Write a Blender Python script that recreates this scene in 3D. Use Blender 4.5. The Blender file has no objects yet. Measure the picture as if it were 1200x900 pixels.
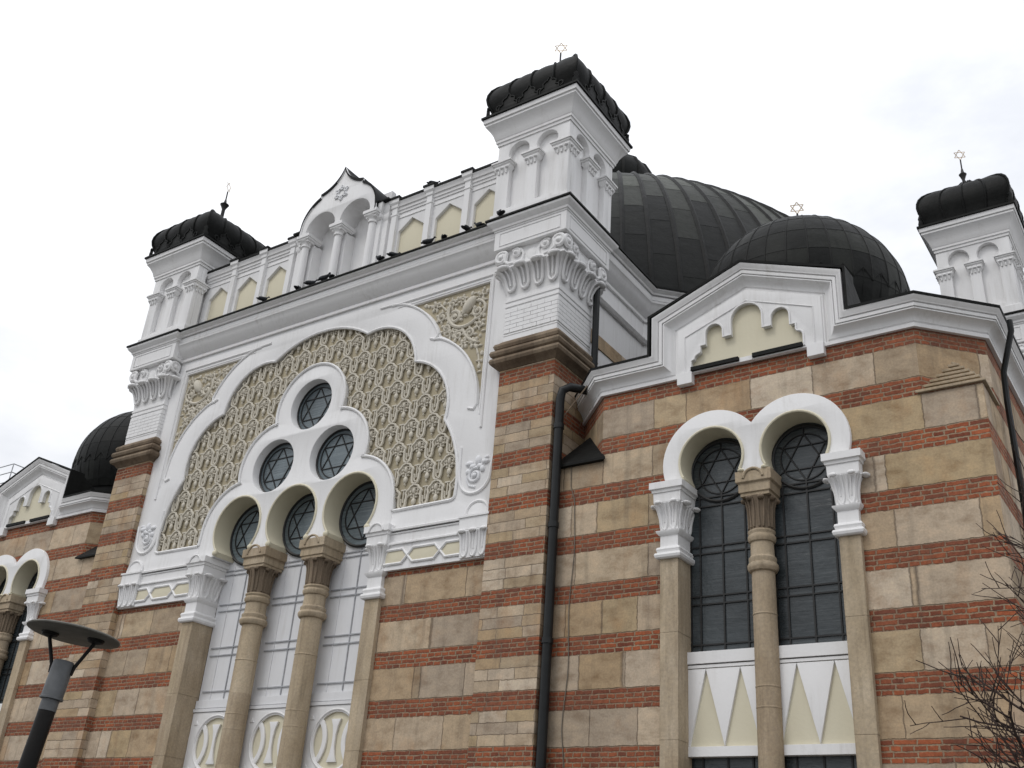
import bpy, bmesh, math, random
from mathutils import Vector, Matrix
PI = math.pi
Z0 = 7.4                      # all building heights below are given from the facade's spring line; the ground is 7.4 m lower
rnd = random.Random(7)
scene = bpy.context.scene
COL = scene.collection

# ------------------------------------------------------------------ node helpers
class NT:
    def __init__(s, name):
        s.m = bpy.data.materials.new(name); s.m.use_nodes = True
        s.t = s.m.node_tree; s.t.nodes.clear()
        s.out = s.n('ShaderNodeOutputMaterial'); s.b = s.n('ShaderNodeBsdfPrincipled')
        s.t.links.new(s.b.outputs[0], s.out.inputs[0])
    def n(s, typ, **kw):
        o = s.t.nodes.new(typ)
        for k, v in kw.items(): setattr(o, k, v)
        return o
    def l(s, a, b): s.t.links.new(a, b)
    def put(s, sock, v):
        if hasattr(v, 'is_output') or isinstance(v, bpy.types.NodeSocket): s.l(v, sock)
        else: sock.default_value = v
    def math(s, op, a, b=None, c=None, clamp=False):
        o = s.n('ShaderNodeMath', operation=op, use_clamp=clamp)
        s.put(o.inputs[0], a)
        if b is not None: s.put(o.inputs[1], b)
        if c is not None: s.put(o.inputs[2], c)
        return o.outputs[0]
    def mix(s, f, a, b, blend='MIX'):
        o = s.n('ShaderNodeMix', data_type='RGBA', blend_type=blend)
        s.put(o.inputs[0], f)
        for i, v in ((6, a), (7, b)):
            if isinstance(v, tuple) and len(v) == 3: v = (*v, 1)
            s.put(o.inputs[i], v)
        return o.outputs[2]
    def noise(s, vec, scale, detail=4, rough=.55, dim='3D'):
        o = s.n('ShaderNodeTexNoise', noise_dimensions=dim)
        if vec is not None: s.l(vec, o.inputs['Vector'])
        o.inputs['Scale'].default_value = scale; o.inputs['Detail'].default_value = detail
        o.inputs['Roughness'].default_value = rough
        return o.outputs[0]
    def ramp(s, f, stops):
        o = s.n('ShaderNodeValToRGB'); e = o.color_ramp.elements
        while len(e) < len(stops): e.new(.5)
        for el, (p, c) in zip(e, stops):
            el.position = p; el.color = (*c, 1) if len(c) == 3 else c
        s.put(o.inputs[0], f); return o.outputs[0]
    def obj(s, scale=(1, 1, 1)):
        tc = s.n('ShaderNodeTexCoord'); mp = s.n('ShaderNodeMapping')
        mp.inputs['Scale'].default_value = scale
        s.l(tc.outputs['Object'], mp.inputs[0]); return mp.outputs[0]
    def bump(s, h, strength, dist, normal=None):
        o = s.n('ShaderNodeBump'); o.inputs['Strength'].default_value = strength
        o.inputs['Distance'].default_value = dist; s.l(h, o.inputs['Height'])
        if normal is not None: s.l(normal, o.inputs['Normal'])
        return o.outputs[0]
    def bevel(s, r):
        o = s.n('ShaderNodeBevel', samples=4); o.inputs['Radius'].default_value = r
        return o.outputs[0]
    def done(s, col, rough=.8, normal=None, spec=.3, metal=0.0):
        s.put(s.b.inputs['Base Color'], (*col, 1) if isinstance(col, tuple) else col)
        s.put(s.b.inputs['Roughness'], rough); s.b.inputs['Specular IOR Level'].default_value = spec
        s.b.inputs['Metallic'].default_value = metal
        if normal is not None: s.l(normal, s.b.inputs['Normal'])
        return s.m

def mat_plaster(name, col, grime=.35, dirt=(.40, .38, .34), bev=.006):
    t = NT(name)
    n1 = t.noise(t.obj((1.2, 1.2, .35)), 1.6, 6, .6)
    n2 = t.noise(t.obj((9, 9, .9)), 1.5, 5, .65)
    n3 = t.noise(t.obj(), 14, 5, .7)
    g = t.math('MULTIPLY', t.ramp(n1, [(.45, (0, 0, 0)), (.75, (1, 1, 1))]), t.ramp(n2, [(.45, (0, 0, 0)), (.8, (1, 1, 1))]))
    f = t.math('MULTIPLY', g, grime)
    f = t.math('ADD', f, t.math('MULTIPLY', t.ramp(n3, [(.62, (0, 0, 0)), (.8, (1, 1, 1))]), grime * .35), clamp=True)
    c = t.mix(f, col, dirt)
    nrm = t.bump(t.noise(t.obj(), 22, 4), .18, .012, t.bevel(bev))
    return t.done(c, .85, nrm, .2)

def mat_sandstone(name, c1, c2, c3, bev=.015):
    t = NT(name)
    n1 = t.noise(t.obj((1, 1, .4)), 2.2, 6, .6); n2 = t.noise(t.obj((7, 7, .6)), 1.6, 5, .6); n3 = t.noise(t.obj(), 30, 4, .7)
    c = t.ramp(n1, [(.3, c1), (.55, c2), (.75, c3)])
    c = t.mix(t.math('MULTIPLY', t.ramp(n2, [(.5, (0, 0, 0)), (.78, (1, 1, 1))]), .55), c, tuple(x * .45 for x in c1))
    c = t.mix(.25, c, t.ramp(n3, [(.3, (.1, .08, .06)), (.7, (.7, .62, .5))]), 'OVERLAY')
    tc = t.n('ShaderNodeTexCoord'); sz = t.n('ShaderNodeSeparateXYZ'); t.l(tc.outputs['Object'], sz.inputs[0])
    wn = t.n('ShaderNodeTexWhiteNoise', noise_dimensions='2D'); cb = t.n('ShaderNodeCombineXYZ')
    t.l(t.math('FLOOR', t.math('MULTIPLY', sz.outputs[2], .86)), cb.inputs[0]); t.l(t.math('FLOOR', t.math('MULTIPLY', sz.outputs[0], 1.35)), cb.inputs[1]); t.l(cb.outputs[0], wn.inputs[0])
    c = t.mix(.3, c, t.ramp(wn.outputs[0], [(0, (.30, .24, .2)), (.5, (.5, .5, .5)), (1, (.66, .64, .6))]), 'OVERLAY')
    nrm = t.bump(n3, .25, .012, t.bevel(bev))
    return t.done(c, .88, nrm, .2)

def mat_masonry(name, pier=False):
    t = NT(name)
    uv = t.n('ShaderNodeUVMap'); sp = t.n('ShaderNodeSeparateXYZ'); t.l(uv.outputs[0], sp.inputs[0])
    wob = t.math('MULTIPLY', t.math('SUBTRACT', t.noise(t.obj(), 9, 6, .7), .5), .048)
    u = t.math('ADD', sp.outputs[0], t.math('MULTIPLY', wob, 1.2)); v = t.math('ADD', sp.outputs[1], wob)
    band = t.math('FLOOR', t.math('DIVIDE', v, .735))
    lv = t.math('SUBTRACT', v, t.math('MULTIPLY', band, .735))
    isb = t.math('LESS_THAN', lv, .262)
    # brick courses
    cb = t.n('ShaderNodeCombineXYZ'); t.l(t.math('ADD', u, t.math('MULTIPLY', band, .171)), cb.inputs[0])
    t.l(t.math('ADD', lv, t.math('MULTIPLY', band, .65)), cb.inputs[1])
    br = t.n('ShaderNodeTexBrick', offset=.27, offset_frequency=2, squash=.5, squash_frequency=2)
    for k, val in (('Scale', 1), ('Mortar Size', .012), ('Mortar Smooth', .45), ('Brick Width', .265), ('Row Height', .065), ('Bias', -.1)):
        br.inputs[k].default_value = val
    br.inputs['Color1'].default_value = (.40, .115, .048, 1); br.inputs['Color2'].default_value = (.15, .046, .03, 1)
    br.inputs['Mortar'].default_value = (.33, .265, .185, 1)
    t.l(cb.outputs[0], br.inputs['Vector'])
    big = t.noise(t.obj(), .9, 4, .6)
    bc = t.mix(t.ramp(big, [(.35, (.12, .12, .12)), (.7, (.68, .68, .68))]), br.outputs[0], (.17, .085, .06))
    fine = t.noise(t.obj(), 26, 5, .7)
    bc = t.mix(.45, bc, t.ramp(fine, [(.3, (.16, .12, .1)), (.7, (.78, .72, .66))]), 'OVERLAY')
    sl = t.math('SUBTRACT', lv, .262)
    if pier:
        cs = t.n('ShaderNodeCombineXYZ'); t.l(t.math('ADD', u, t.math('MULTIPLY', band, .37)), cs.inputs[0])
        t.l(t.math('ADD', sl, t.math('MULTIPLY', band, .474)), cs.inputs[1])
        b2 = t.n('ShaderNodeTexBrick', offset=.37, squash=1.5, squash_frequency=2)
        for k, val in (('Scale', 1), ('Mortar Size', .006), ('Mortar Smooth', .3), ('Brick Width', .46), ('Row Height', .158), ('Bias', 0)):
            b2.inputs[k].default_value = val
        b2.inputs['Color1'].default_value = (0, 0, 0, 1); b2.inputs['Color2'].default_value = (1, 1, 1, 1); b2.inputs['Mortar'].default_value = (.5, .5, .5, 1)
        t.l(cs.outputs[0], b2.inputs['Vector'])
        cell = b2.outputs[0]; joint = b2.outputs[1]; jm = joint
        row = t.math('FLOOR', t.math('DIVIDE', sl, .158))
        cell = t.math('FRACT', t.math('ADD', t.math('MULTIPLY', cell, .8), t.math('MULTIPLY', t.math('ADD', row, band), .37)))
    else:
        cs = t.n('ShaderNodeCombineXYZ'); t.l(t.math('DIVIDE', u, .92), cs.inputs[0]); t.l(t.math('MULTIPLY', band, 7.31), cs.inputs[1])
        v1 = t.n('ShaderNodeTexVoronoi', voronoi_dimensions='2D', feature='F1'); v2 = t.n('ShaderNodeTexVoronoi', voronoi_dimensions='2D', feature='DISTANCE_TO_EDGE')
        for q in (v1, v2): t.l(cs.outputs[0], q.inputs['Vector']); q.inputs['Scale'].default_value = 1.0; q.inputs['Randomness'].default_value = .85
        ss = t.n('ShaderNodeSeparateColor'); t.l(v1.outputs['Color'], ss.inputs[0]); cell = ss.outputs[0]
        jm = t.math('SUBTRACT', 1, t.math('MULTIPLY', v2.outputs['Distance'], 95), clamp=True)
    edge = t.math('MINIMUM', sl, t.math('SUBTRACT', .473, sl))
    ej = t.math('SUBTRACT', 1, t.math('MULTIPLY', edge, 130), clamp=True)
    jm = t.math('MAXIMUM', jm, ej)
    sc = t.ramp(cell, [(0, (.31, .25, .18)), (.14, (.46, .38, .29)), (.30, (.39, .295, .19)), (.44, (.55, .48, .39)), (.56, (.42, .35, .275)), (.68, (.51, .43, .335)), (.80, (.40, .315, .20)), (.92, (.38, .32, .255))])
    mot = t.noise(t.obj((1, 1, 1.6)), 3.4, 7, .65)
    sc = t.mix(.55, sc, t.ramp(mot, [(.28, (.22, .16, .10)), (.5, (.52, .5, .47)), (.72, (.72, .66, .58))]), 'OVERLAY')
    rust = t.noise(t.obj((1, 1, .6)), 1.7, 5, .6)
    sc = t.mix(t.math('MULTIPLY', t.ramp(rust, [(.55, (0, 0, 0)), (.75, (1, 1, 1))]), .45), sc, (.36, .19, .08))
    pit = t.noise(t.obj(), 40, 3, .6)
    sc = t.mix(.22, sc, t.ramp(pit, [(.3, (.15, .12, .1)), (.7, (.7, .66, .6))]), 'OVERLAY')
    sc = t.mix(t.math('MULTIPLY', jm, .7), sc, (.13, .10, .075))
    col = t.mix(isb, sc, bc)
    streak = t.noise(t.obj((4, 4, .35)), 1.1, 7, .7)
    st = t.math('MULTIPLY', t.ramp(streak, [(.52, (0, 0, 0)), (.78, (1, 1, 1))]), .5)
    col = t.mix(st, col, (.10, .085, .07))
    hb = t.math('MULTIPLY', t.math('SUBTRACT', 1, br.outputs[1]), t.math('ADD', .75, t.math('MULTIPLY', fine, .5)))
    hs = t.math('SUBTRACT', t.math('ADD', t.math('ADD', .9, t.math('MULTIPLY', cell, .5)), t.math('MULTIPLY', mot, .6)), t.math('MULTIPLY', jm, 1.0))
    h = t.n('ShaderNodeMix', data_type='FLOAT'); t.l(isb, h.inputs[0]); t.l(hs, h.inputs[2]); t.l(hb, h.inputs[3])
    nrm = t.bump(h.outputs[0], .75, .014, t.bevel(.012))
    return t.done(col, .9, nrm, .2)

def mat_lead(name, base=.035, seam=True):
    t = NT(name)
    n1 = t.noise(t.obj((1, 1, .6)), 1.3, 6, .6); n2 = t.noise(t.obj((6, 6, 1)), 1.5, 5, .6); n3 = t.noise(t.obj(), 18, 4, .6)
    c = t.ramp(n1, [(.3, (base * .6, base * .62, base * .6)), (.6, (base * 1.05, base * 1.1, base * 1.05)), (.8, (base * 1.7, base * 1.75, base * 1.6))])
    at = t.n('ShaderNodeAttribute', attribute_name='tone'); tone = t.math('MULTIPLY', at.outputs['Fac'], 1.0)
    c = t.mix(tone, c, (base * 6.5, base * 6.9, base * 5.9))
    c = t.mix(t.math('MULTIPLY', t.ramp(n2, [(.5, (0, 0, 0)), (.8, (1, 1, 1))]), .6), c, (base * .45, base * .47, base * .45))
    nrm = t.bump(t.noise(t.obj(), 2.6, 3), .35, .06, t.bump(n3, .25, .012))
    r = t.math('ADD', .42, t.math('MULTIPLY', n1, .25))
    return t.done(c, r, nrm, .09)

def mat_simple(name, col, rough=.6, spec=.4, metal=0., var=.25, scale=6, bump=.1):
    t = NT(name); n = t.noise(t.obj(), scale, 5, .6)
    c = t.ramp(n, [(.3, tuple(x * (1 - var) for x in col)), (.7, tuple(min(1, x * (1 + var)) for x in col))])
    return t.done(c, rough, t.bump(t.noise(t.obj(), scale * 5, 3), bump, .01), spec, metal)

def mat_glass(name, k=1.0):
    t = NT(name)
    n = t.noise(t.obj((.8, .8, 11)), 2.2, 5, .7); n2 = t.noise(t.obj(), 1.2, 3); n3 = t.noise(t.obj((.5, .5, 30)), 1.4, 4, .6)
    c = t.ramp(n2, [(.3, (.022 * k, .028 * k, .031 * k)), (.7, (.048 * k, .060 * k, .066 * k))])
    c = t.mix(t.math('MULTIPLY', t.ramp(n3, [(.5, (0, 0, 0)), (.66, (1, 1, 1))]), .35), c, (.075 * k, .088 * k, .092 * k))
    return t.done(c, t.math('ADD', .18, t.math('MULTIPLY', n, .2)), t.bump(t.noise(t.obj(), 3.1, 3), .35, .05, t.bump(n, .3, .02)), .5)

M = {}
M['plaster'] = mat_plaster('white plaster', (.79, .786, .785), .7)
M['plaster2'] = mat_plaster('white plaster panels', (.73, .735, .75), .55)
M['cream'] = mat_plaster('cream render', (.66, .615, .475), .22, (.42, .38, .26))
M['carving'] = mat_plaster('carved stucco', (.60, .56, .475), .6, (.25, .22, .16), .008)
M['ochre'] = mat_plaster('ochre ground', (.42, .37, .265), .5, (.22, .18, .1))
M['masonry'] = mat_masonry('striped masonry'); M['pier'] = mat_masonry('striped pier masonry', True)
M['stone'] = mat_sandstone('tan sandstone', (.35, .285, .20), (.445, .375, .28), (.54, .47, .37))
M['brownstone'] = mat_sandstone('brown sandstone', (.15, .12, .09), (.225, .18, .135), (.30, .25, .19))
M['lead'] = mat_lead('weathered lead', .0135); M['black'] = mat_lead('black sheet metal', .014)
M['iron'] = mat_simple('black iron', (.014, .014, .014), .5)
M['pipe'] = mat_simple('black pipe', (.010, .0115, .012), .45, .3)
M['glass'] = mat_glass('old window glass'); M['glass2'] = mat_glass('window glass with painted sky reflection', 3.2)  # second glass: the sky's reflection is put into a paler base colour
M['greybar'] = mat_simple('grey glazing bar', (.36, .37, .39), .6)
M['gilt'] = mat_simple('gilded metal', (.72, .60, .44), .5, .4, .3)
M['zinc'] = mat_simple('grey lamp metal', (.105, .11, .115), .5, .35, .2)
M['shade'] = mat_simple('grey lamp disc', (.12, .115, .10), .55, .3)
M['blackpaint'] = mat_simple('black gloss paint', (.009, .008, .0075), .5, .18)
M['feather'] = mat_simple('pigeon feathers', (.035, .037, .042), .7, .2, 0, .6, 30)
M['bark'] = mat_simple('dark twig bark', (.050, .034, .028), .85, .2, 0, .4, 25)
M['paving'] = mat_simple('grey paving', (.11, .107, .10), .85, .2, 0, .2, 2)
M['render'] = mat_simple('pale render', (.55, .53, .45), .85, .2)
M['cable'] = mat_simple('grey cable', (.16, .14, .11), .7)

# ------------------------------------------------------------------ mesh builder
def lerp(a, b, t): return a + (b - a) * t
class MB:
    def __init__(s): s.v = []; s.f = []; s.tone = []
    def add(s, vs, fs, tone=0.):
        o = len(s.v); s.v += [tuple(p) for p in vs]
        for f in fs: s.f.append(tuple(i + o for i in f)); s.tone.append(tone)
        return s
    def box(s, x0, x1, y0, y1, z0, z1):
        return s.add([(x0, y0, z0), (x1, y0, z0), (x1, y1, z0), (x0, y1, z0), (x0, y0, z1), (x1, y0, z1), (x1, y1, z1), (x0, y1, z1)],
                     [(3, 2, 1, 0), (4, 5, 6, 7), (0, 1, 5, 4), (1, 2, 6, 5), (2, 3, 7, 6), (3, 0, 4, 7)])
    def prism(s, poly, z0, z1):          # xy polygon, counter-clockwise
        n = len(poly)
        vs = [(x, y, z0) for x, y in poly] + [(x, y, z1) for x, y in poly]
        return s.add(vs, [tuple(range(n))[::-1], tuple(range(n, 2 * n))] + [(i, (i + 1) % n, n + (i + 1) % n, n + i) for i in range(n)])
    def slab(s, poly, y0, y1):           # convex xz polygon, counter-clockwise seen from the front (-y), between y0 (front) and y1
        n = len(poly)
        vs = [(x, y0, z) for x, z in poly] + [(x, y1, z) for x, z in poly]
        return s.add(vs, [tuple(range(n)), tuple(range(n, 2 * n))[::-1]] + [((i + 1) % n, i, n + i, n + (i + 1) % n) for i in range(n)])
    def sq(s, cx, cy, hx, hy, prof, cap=True):   # square "lathe": prof = [(offset, z)] bottom to top
        vs = []; fs = []
        for o, z in prof:
            a, b = hx + o, hy + o
            vs += [(cx - a, cy - b, z), (cx + a, cy - b, z), (cx + a, cy + b, z), (cx - a, cy + b, z)]
        k = len(prof)
        for i in range(k - 1):
            for j in range(4):
                fs.append((4 * i + j, 4 * i + (j + 1) % 4, 4 * i + 4 + (j + 1) % 4, 4 * i + 4 + j))
        if cap: fs += [(3, 2, 1, 0), (4 * k - 4, 4 * k - 3, 4 * k - 2, 4 * k - 1)]
        return s.add(vs, fs)
    def lathe(s, cx, cy, prof, n=24, a0=0.):
        vs = []; fs = []
        for r, z in prof:
            for j in range(n):
                a = a0 + 2 * PI * j / n; vs.append((cx + r * math.cos(a), cy + r * math.sin(a), z))
        for i in range(len(prof) - 1):
            for j in range(n): fs.append((i * n + j, i * n + (j + 1) % n, (i + 1) * n + (j + 1) % n, (i + 1) * n + j))
        fs += [tuple(range(n))[::-1], tuple(range((len(prof) - 1) * n, len(prof) * n))]
        return s.add(vs, fs)
    def tube(s, pts, r, n=6, closed=False, taper=None):
        P = [Vector(p) for p in pts]; k = len(P)
        if k < 2: return s
        T = []
        for i in range(k):
            a = P[(i - 1) % k] if (closed or i > 0) else P[i]; b = P[(i + 1) % k] if (closed or i < k - 1) else P[i]
            t = (b - a); T.append(t.normalized() if t.length > 1e-9 else Vector((0, 0, 1)))
        up = Vector((0, 1, 0)) if abs(T[0].y) < .9 else Vector((1, 0, 0))
        N = (up - T[0] * up.dot(T[0])).normalized(); vs = []; fs = []
        for i in range(k):
            N = N - T[i] * N.dot(T[i])
            if N.length < 1e-6: N = T[i].orthogonal()
            N.normalize(); B = T[i].cross(N)
            rr = r if taper is None else lerp(r, taper, i / (k - 1))
            for j in range(n):
                a = 2 * PI * j / n; vs.append(P[i] + (N * math.cos(a) + B * math.sin(a)) * rr)
        for i in range(k if closed else k - 1):
            for j in range(n):
                a, b = i * n, ((i + 1) % k) * n
                fs.append((a + j, a + (j + 1) % n, b + (j + 1) % n, b + j))
        if not closed: fs += [tuple(range(n))[::-1], tuple(range((k - 1) * n, k * n))]
        return s.add(vs, fs)
    def bead(s, pts, y, r, n=6, closed=False): return s.tube([(x, y, z) for x, z in pts], r, n, closed)
    def ball(s, c, rx, ry, rz, n=10, m=6):
        vs = []; fs = []
        for i in range(1, m):
            t = PI * i / m
            for j in range(n):
                a = 2 * PI * j / n; vs.append((c[0] + rx * math.sin(t) * math.cos(a), c[1] + ry * math.sin(t) * math.sin(a), c[2] - rz * math.cos(t)))
        for i in range(m - 2):
            for j in range(n): fs.append((i * n + j, i * n + (j + 1) % n, (i + 1) * n + (j + 1) % n, (i + 1) * n + j))
        b = len(vs); vs += [(c[0], c[1], c[2] - rz), (c[0], c[1], c[2] + rz)]
        for j in range(n):
            fs.append((b, (j + 1) % n, j)); fs.append((b + 1, (m - 2) * n + j, (m - 2) * n + (j + 1) % n))
        return s.add(vs, fs)
    def sweep(s, path, outs, prof, closed=False):
        """moulding: path of 3D points, outs = outward normal of each segment, prof = [(n, out)] with n to the upper side; mitred joints"""
        P = [Vector(p) for p in path]; k = len(P); ns = k if closed else k - 1
        T = [(P[(i + 1) % k] - P[i]).normalized() for i in range(ns)]
        O = [Vector(o).normalized() for o in outs]; N = [O[i].cross(T[i]).normalized() for i in range(ns)]
        ring = []
        for i in range(k):
            A = (i - 1) % ns if (closed or i > 0) else 0; B = i % ns if (closed or i < k - 1) else ns - 1
            m = T[A] + T[B]
            pts = []
            for n_, o_ in prof:
                q = P[i] + N[A] * n_ + O[A] * o_
                d = T[A].dot(m)
                if abs(d) > 1e-6: q = q + T[A] * (m.dot(P[i] - q) / d)
                pts.append(q)
            ring.append(pts)
        q = len(prof); vs = [p for r_ in ring for p in r_]; fs = []
        for i in range(ns):
            a, b = i * q, ((i + 1) % k) * q
            for j in range(q - 1): fs.append((a + j, b + j, b + j + 1, a + j + 1))
            fs.append((a + q - 1, b + q - 1, b, a))
        if not closed: fs += [tuple(range(q))[::-1], tuple(range((k - 1) * q, k * q))]
        return s.add(vs, fs)
    def plate(s, outer, holes, y0, y1, bev=.012):
        """flat plate in the xz plane with holes, front at y0, back at y1"""
        cu = bpy.data.curves.new('tmp', 'CURVE'); cu.dimensions = '2D'; cu.fill_mode = 'BOTH'
        for poly in [outer] + list(holes):
            sp = cu.splines.new('POLY'); sp.points.add(len(poly) - 1); sp.use_cyclic_u = True
            for pt, (x, z) in zip(sp.points, poly): pt.co = (x, z, 0, 1)
        h = (y1 - y0) / 2; cu.extrude = h - bev; cu.bevel_depth = bev; cu.bevel_resolution = 1; cu.offset = -bev
        ob = bpy.data.objects.new('tmp', cu); COL.objects.link(ob)
        dg = bpy.context.evaluated_depsgraph_get(); me = bpy.data.meshes.new_from_object(ob.evaluated_get(dg))
        vs = [(v.co.x, y0 + h - v.co.z, v.co.y) for v in me.vertices]; fs = [tuple(p.vertices) for p in me.polygons]
        bpy.data.objects.remove(ob); bpy.data.curves.remove(cu); bpy.data.meshes.remove(me)
        return s.add(vs, fs)
    def moved(s, fn): s.v = [tuple(fn(Vector(p))) for p in s.v]; return s
    def join(s, o, fn=None):
        return s.add([fn(Vector(p)) if fn else p for p in o.v], o.f)
    def build(s, name, mat, parent=None, flip=False, smooth=32, label=None, origin=(0, 0, 0)):
        me = bpy.data.meshes.new(name)
        sx = -1 if flip else 1; ox, oy, oz = origin
        vs = [(sx * x - ox, y - oy, z + Z0 - oz) for x, y, z in s.v]
        fs = [f[::-1] for f in s.f] if flip else s.f
        me.from_pydata(vs, [], fs); me.validate(verbose=False)
        bm = bmesh.new(); bm.from_mesh(me)
        bmesh.ops.remove_doubles(bm, verts=bm.verts, dist=1e-5)
        if not getattr(s, 'keepnormals', False): bmesh.ops.recalc_face_normals(bm, faces=bm.faces)
        if len(s.tone) == len(bm.faces) and any(s.tone):
            pass
        lay = bm.loops.layers.uv.new('UVMap')
        for f in bm.faces:
            n = f.normal
            if abs(n.z) < .8:
                h = Vector((n.x, n.y)); h.normalize()
                for lp in f.loops:
                    c = lp.vert.co; lp[lay].uv = ((c.x + ox) * -h.y + (c.y + oy) * h.x + 40, c.z + oz - Z0 + .35 + 20 * .735)
            else:
                for lp in f.loops: lp[lay].uv = (lp.vert.co.x + ox + 40, lp.vert.co.y + oy + 40)
        bm.to_mesh(me); bm.free()
        if any(s.tone) and len(me.polygons) == len(s.tone):
            at = me.attributes.new('tone', 'FLOAT', 'FACE')
            for i, t in enumerate(s.tone): at.data[i].value = t
        if smooth:
            me.polygons.foreach_set('use_smooth', [True] * len(me.polygons)); me.set_sharp_from_angle(angle=math.radians(smooth))
        me.materials.append(M[mat])
        ob = bpy.data.objects.new(name, me); COL.objects.link(ob)
        if parent is not None: ob.parent = parent
        else: ob.location = origin
        if label: ob['label'] = label
        return ob

def thing(name, label, cat, loc=(0, 0, 0), group=None, rz=0):
    o = bpy.data.objects.new(name, None); COL.objects.link(o); o.location = loc; o.rotation_euler = (0, 0, rz); o.empty_display_size = .3
    tag(o, label, cat, group); return o
def tag(o, label, cat, group=None):
    o['label'] = label; o['category'] = cat
    if group: o['group'] = group
    return o

# ------------------------------------------------------------------ 2D outlines
def arc(cx, cz, r, a0, a1, n=14):
    return [(cx + r * math.cos(math.radians(lerp(a0, a1, i / n))), cz + r * math.sin(math.radians(lerp(a0, a1, i / n)))) for i in range(n + 1)]
def arc3(p0, p1, p2, n=14):
    (ax, ay), (bx, by), (cx, cy) = p0, p1, p2
    d = 2 * (ax * (by - cy) + bx * (cy - ay) + cx * (ay - by))
    ux = ((ax * ax + ay * ay) * (by - cy) + (bx * bx + by * by) * (cy - ay) + (cx * cx + cy * cy) * (ay - by)) / d
    uy = ((ax * ax + ay * ay) * (cx - bx) + (bx * bx + by * by) * (ax - cx) + (cx * cx + cy * cy) * (bx - ax)) / d
    r = math.hypot(ax - ux, ay - uy); a0 = math.atan2(ay - uy, ax - ux); a1 = math.atan2(by - uy, bx - ux); a2 = math.atan2(cy - uy, cx - ux)
    def un(a, ref):
        while a - ref > PI: a -= 2 * PI
        while a - ref < -PI: a += 2 * PI
        return a
    a1 = un(a1, a0); a2 = un(a2, a1)
    return [(ux + r * math.cos(lerp(a0, a2, i / n)), uy + r * math.sin(lerp(a0, a2, i / n))) for i in range(n + 1)]
def mir(pts): return [(-x, z) for x, z in pts][::-1]
def circle(cx, cz, r, n=36): return arc(cx, cz, r, 0, 360, n)[:-1]
def spiral(cx, cz, r0, r1, a0, turns, n=26):
    return [(cx + lerp(r0, r1, i / n) * math.cos(a0 + turns * 2 * PI * i / n), cz + lerp(r0, r1, i / n) * math.sin(a0 + turns * 2 * PI * i / n)) for i in range(n + 1)]
def star(mb, cx, y, cz, r, w, a=0.):
    for k in (0, 1):
        tri = [(cx + r * math.sin(a + k * PI + 2 * PI * i / 3), cz + r * math.cos(a + k * PI + 2 * PI * i / 3)) for i in range(3)]
        for i in range(3):
            p, q = tri[i], tri[(i + 1) % 3]
            mb.tube([(p[0], y, p[1]), (q[0], y, q[1])], w, 5)
def rot_xy(cx, cy, k):               # quarter turns about a vertical axis
    c, s_ = [(1, 0), (0, 1), (-1, 0), (0, -1)][k % 4]
    return lambda p: (cx + (p.x - cx) * c - (p.y - cy) * s_, cy + (p.x - cx) * s_ + (p.y - cy) * c, p.z)

# ================================================================== SYNAGOGUE
SYN = thing('synagogue', 'large domed synagogue of white plaster, striped brick and stone with dark metal domes', 'synagogue', (0, 0, 0))

# ---- facade: striped lower wall either side of the great arched window
fw = MB()
for s_ in (-1, 1):
    a, b = sorted((s_ * 2.36, s_ * 4.47)); fw.box(a, b, .045, 1.0, -7.4, -.97)
fw.box(-2.07, 2.07, .30, 1.0, -7.4, -4.75)
facade = fw.build('facade_wall', 'masonry', SYN)

# ---- great tympanum
P1, P2, P3, P4 = (1.231, 3.761), (2.5, 2.857), (3.318, 1.549), (3.69, .13)
right_foil = arc3((0, 4.14), (.63, 4.05), P1, 8)[:-1] + arc3(P1, (2.09, 3.60), P2)[:-1] + arc3(P2, (3.19, 2.37), P3)[:-1] + arc3(P3, (3.64, .86), P4)
right_foil = right_foil + [(3.68, .09), (3.64, .065), (3.58, .055)]
foil = mir(right_foil)[:-1] + right_foil                      # left foot ... over the top ... right foot
outer = [(-2.36, .055)] + foil + [(2.36, .055), (2.36, -.34), (4.47, -.34), (4.47, 4.47), (-4.47, 4.47), (-4.47, -.34), (-2.36, -.34)]
span_r = arc3((2.14, 4.10), (2.70, 3.76), (3.0, 3.26)) [:-1] + arc3((3.0, 3.26), (3.64, 2.70), (3.965, 1.9)) + [(3.99, 1.6), (4.0, 1.75), (4.0, 4.10)]
tymp = MB().plate(outer, [span_r, mir(span_r)], 0.0, .5, .014).build('tympanum', 'plaster', SYN)
bd = MB()
ft = [(x, z) for x, z in foil]
bd.bead([(-2.42, .045)] + ft + [(2.42, .045)], -.004, .03)
hook1 = [(1.46, 4.245), (1.8, 4.235)] + arc3((2.05, 4.17), (2.62, 3.80), (2.95, 3.32), 12) + [(2.93, 3.24), (2.86, 3.2)]
hook2 = [(2.78, 3.25), (2.9, 3.21)] + arc3((3.02, 3.19), (3.66, 2.66), (3.93, 1.95), 12) + [(3.955, 1.7), (3.90, 1.62), (3.78, 1.66)]
frame = [(1.75, 4.215), (4.085, 4.215), (4.085, 1.25)]
for h in (hook1, hook2, frame):
    bd.bead(h, -.004, .026); bd.bead(mir(h), -.004, .026)
for h in ([(3.72, .95), (3.735, .5)] + arc3((3.76, .35), (4.06, .10), (4.36, .4), 12) + [(4.40, .7)],):
    bd.bead(h, -.004, .03); bd.bead(mir(h), -.004, .03)
for h in ([(1.9, 4.14), (4.03, 4.14), (4.03, 1.5)],):
    bd.bead(h, .002, .014); bd.bead(mir(h), .002, .014)
bd.build('moulding', 'plaster', tymp)
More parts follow.
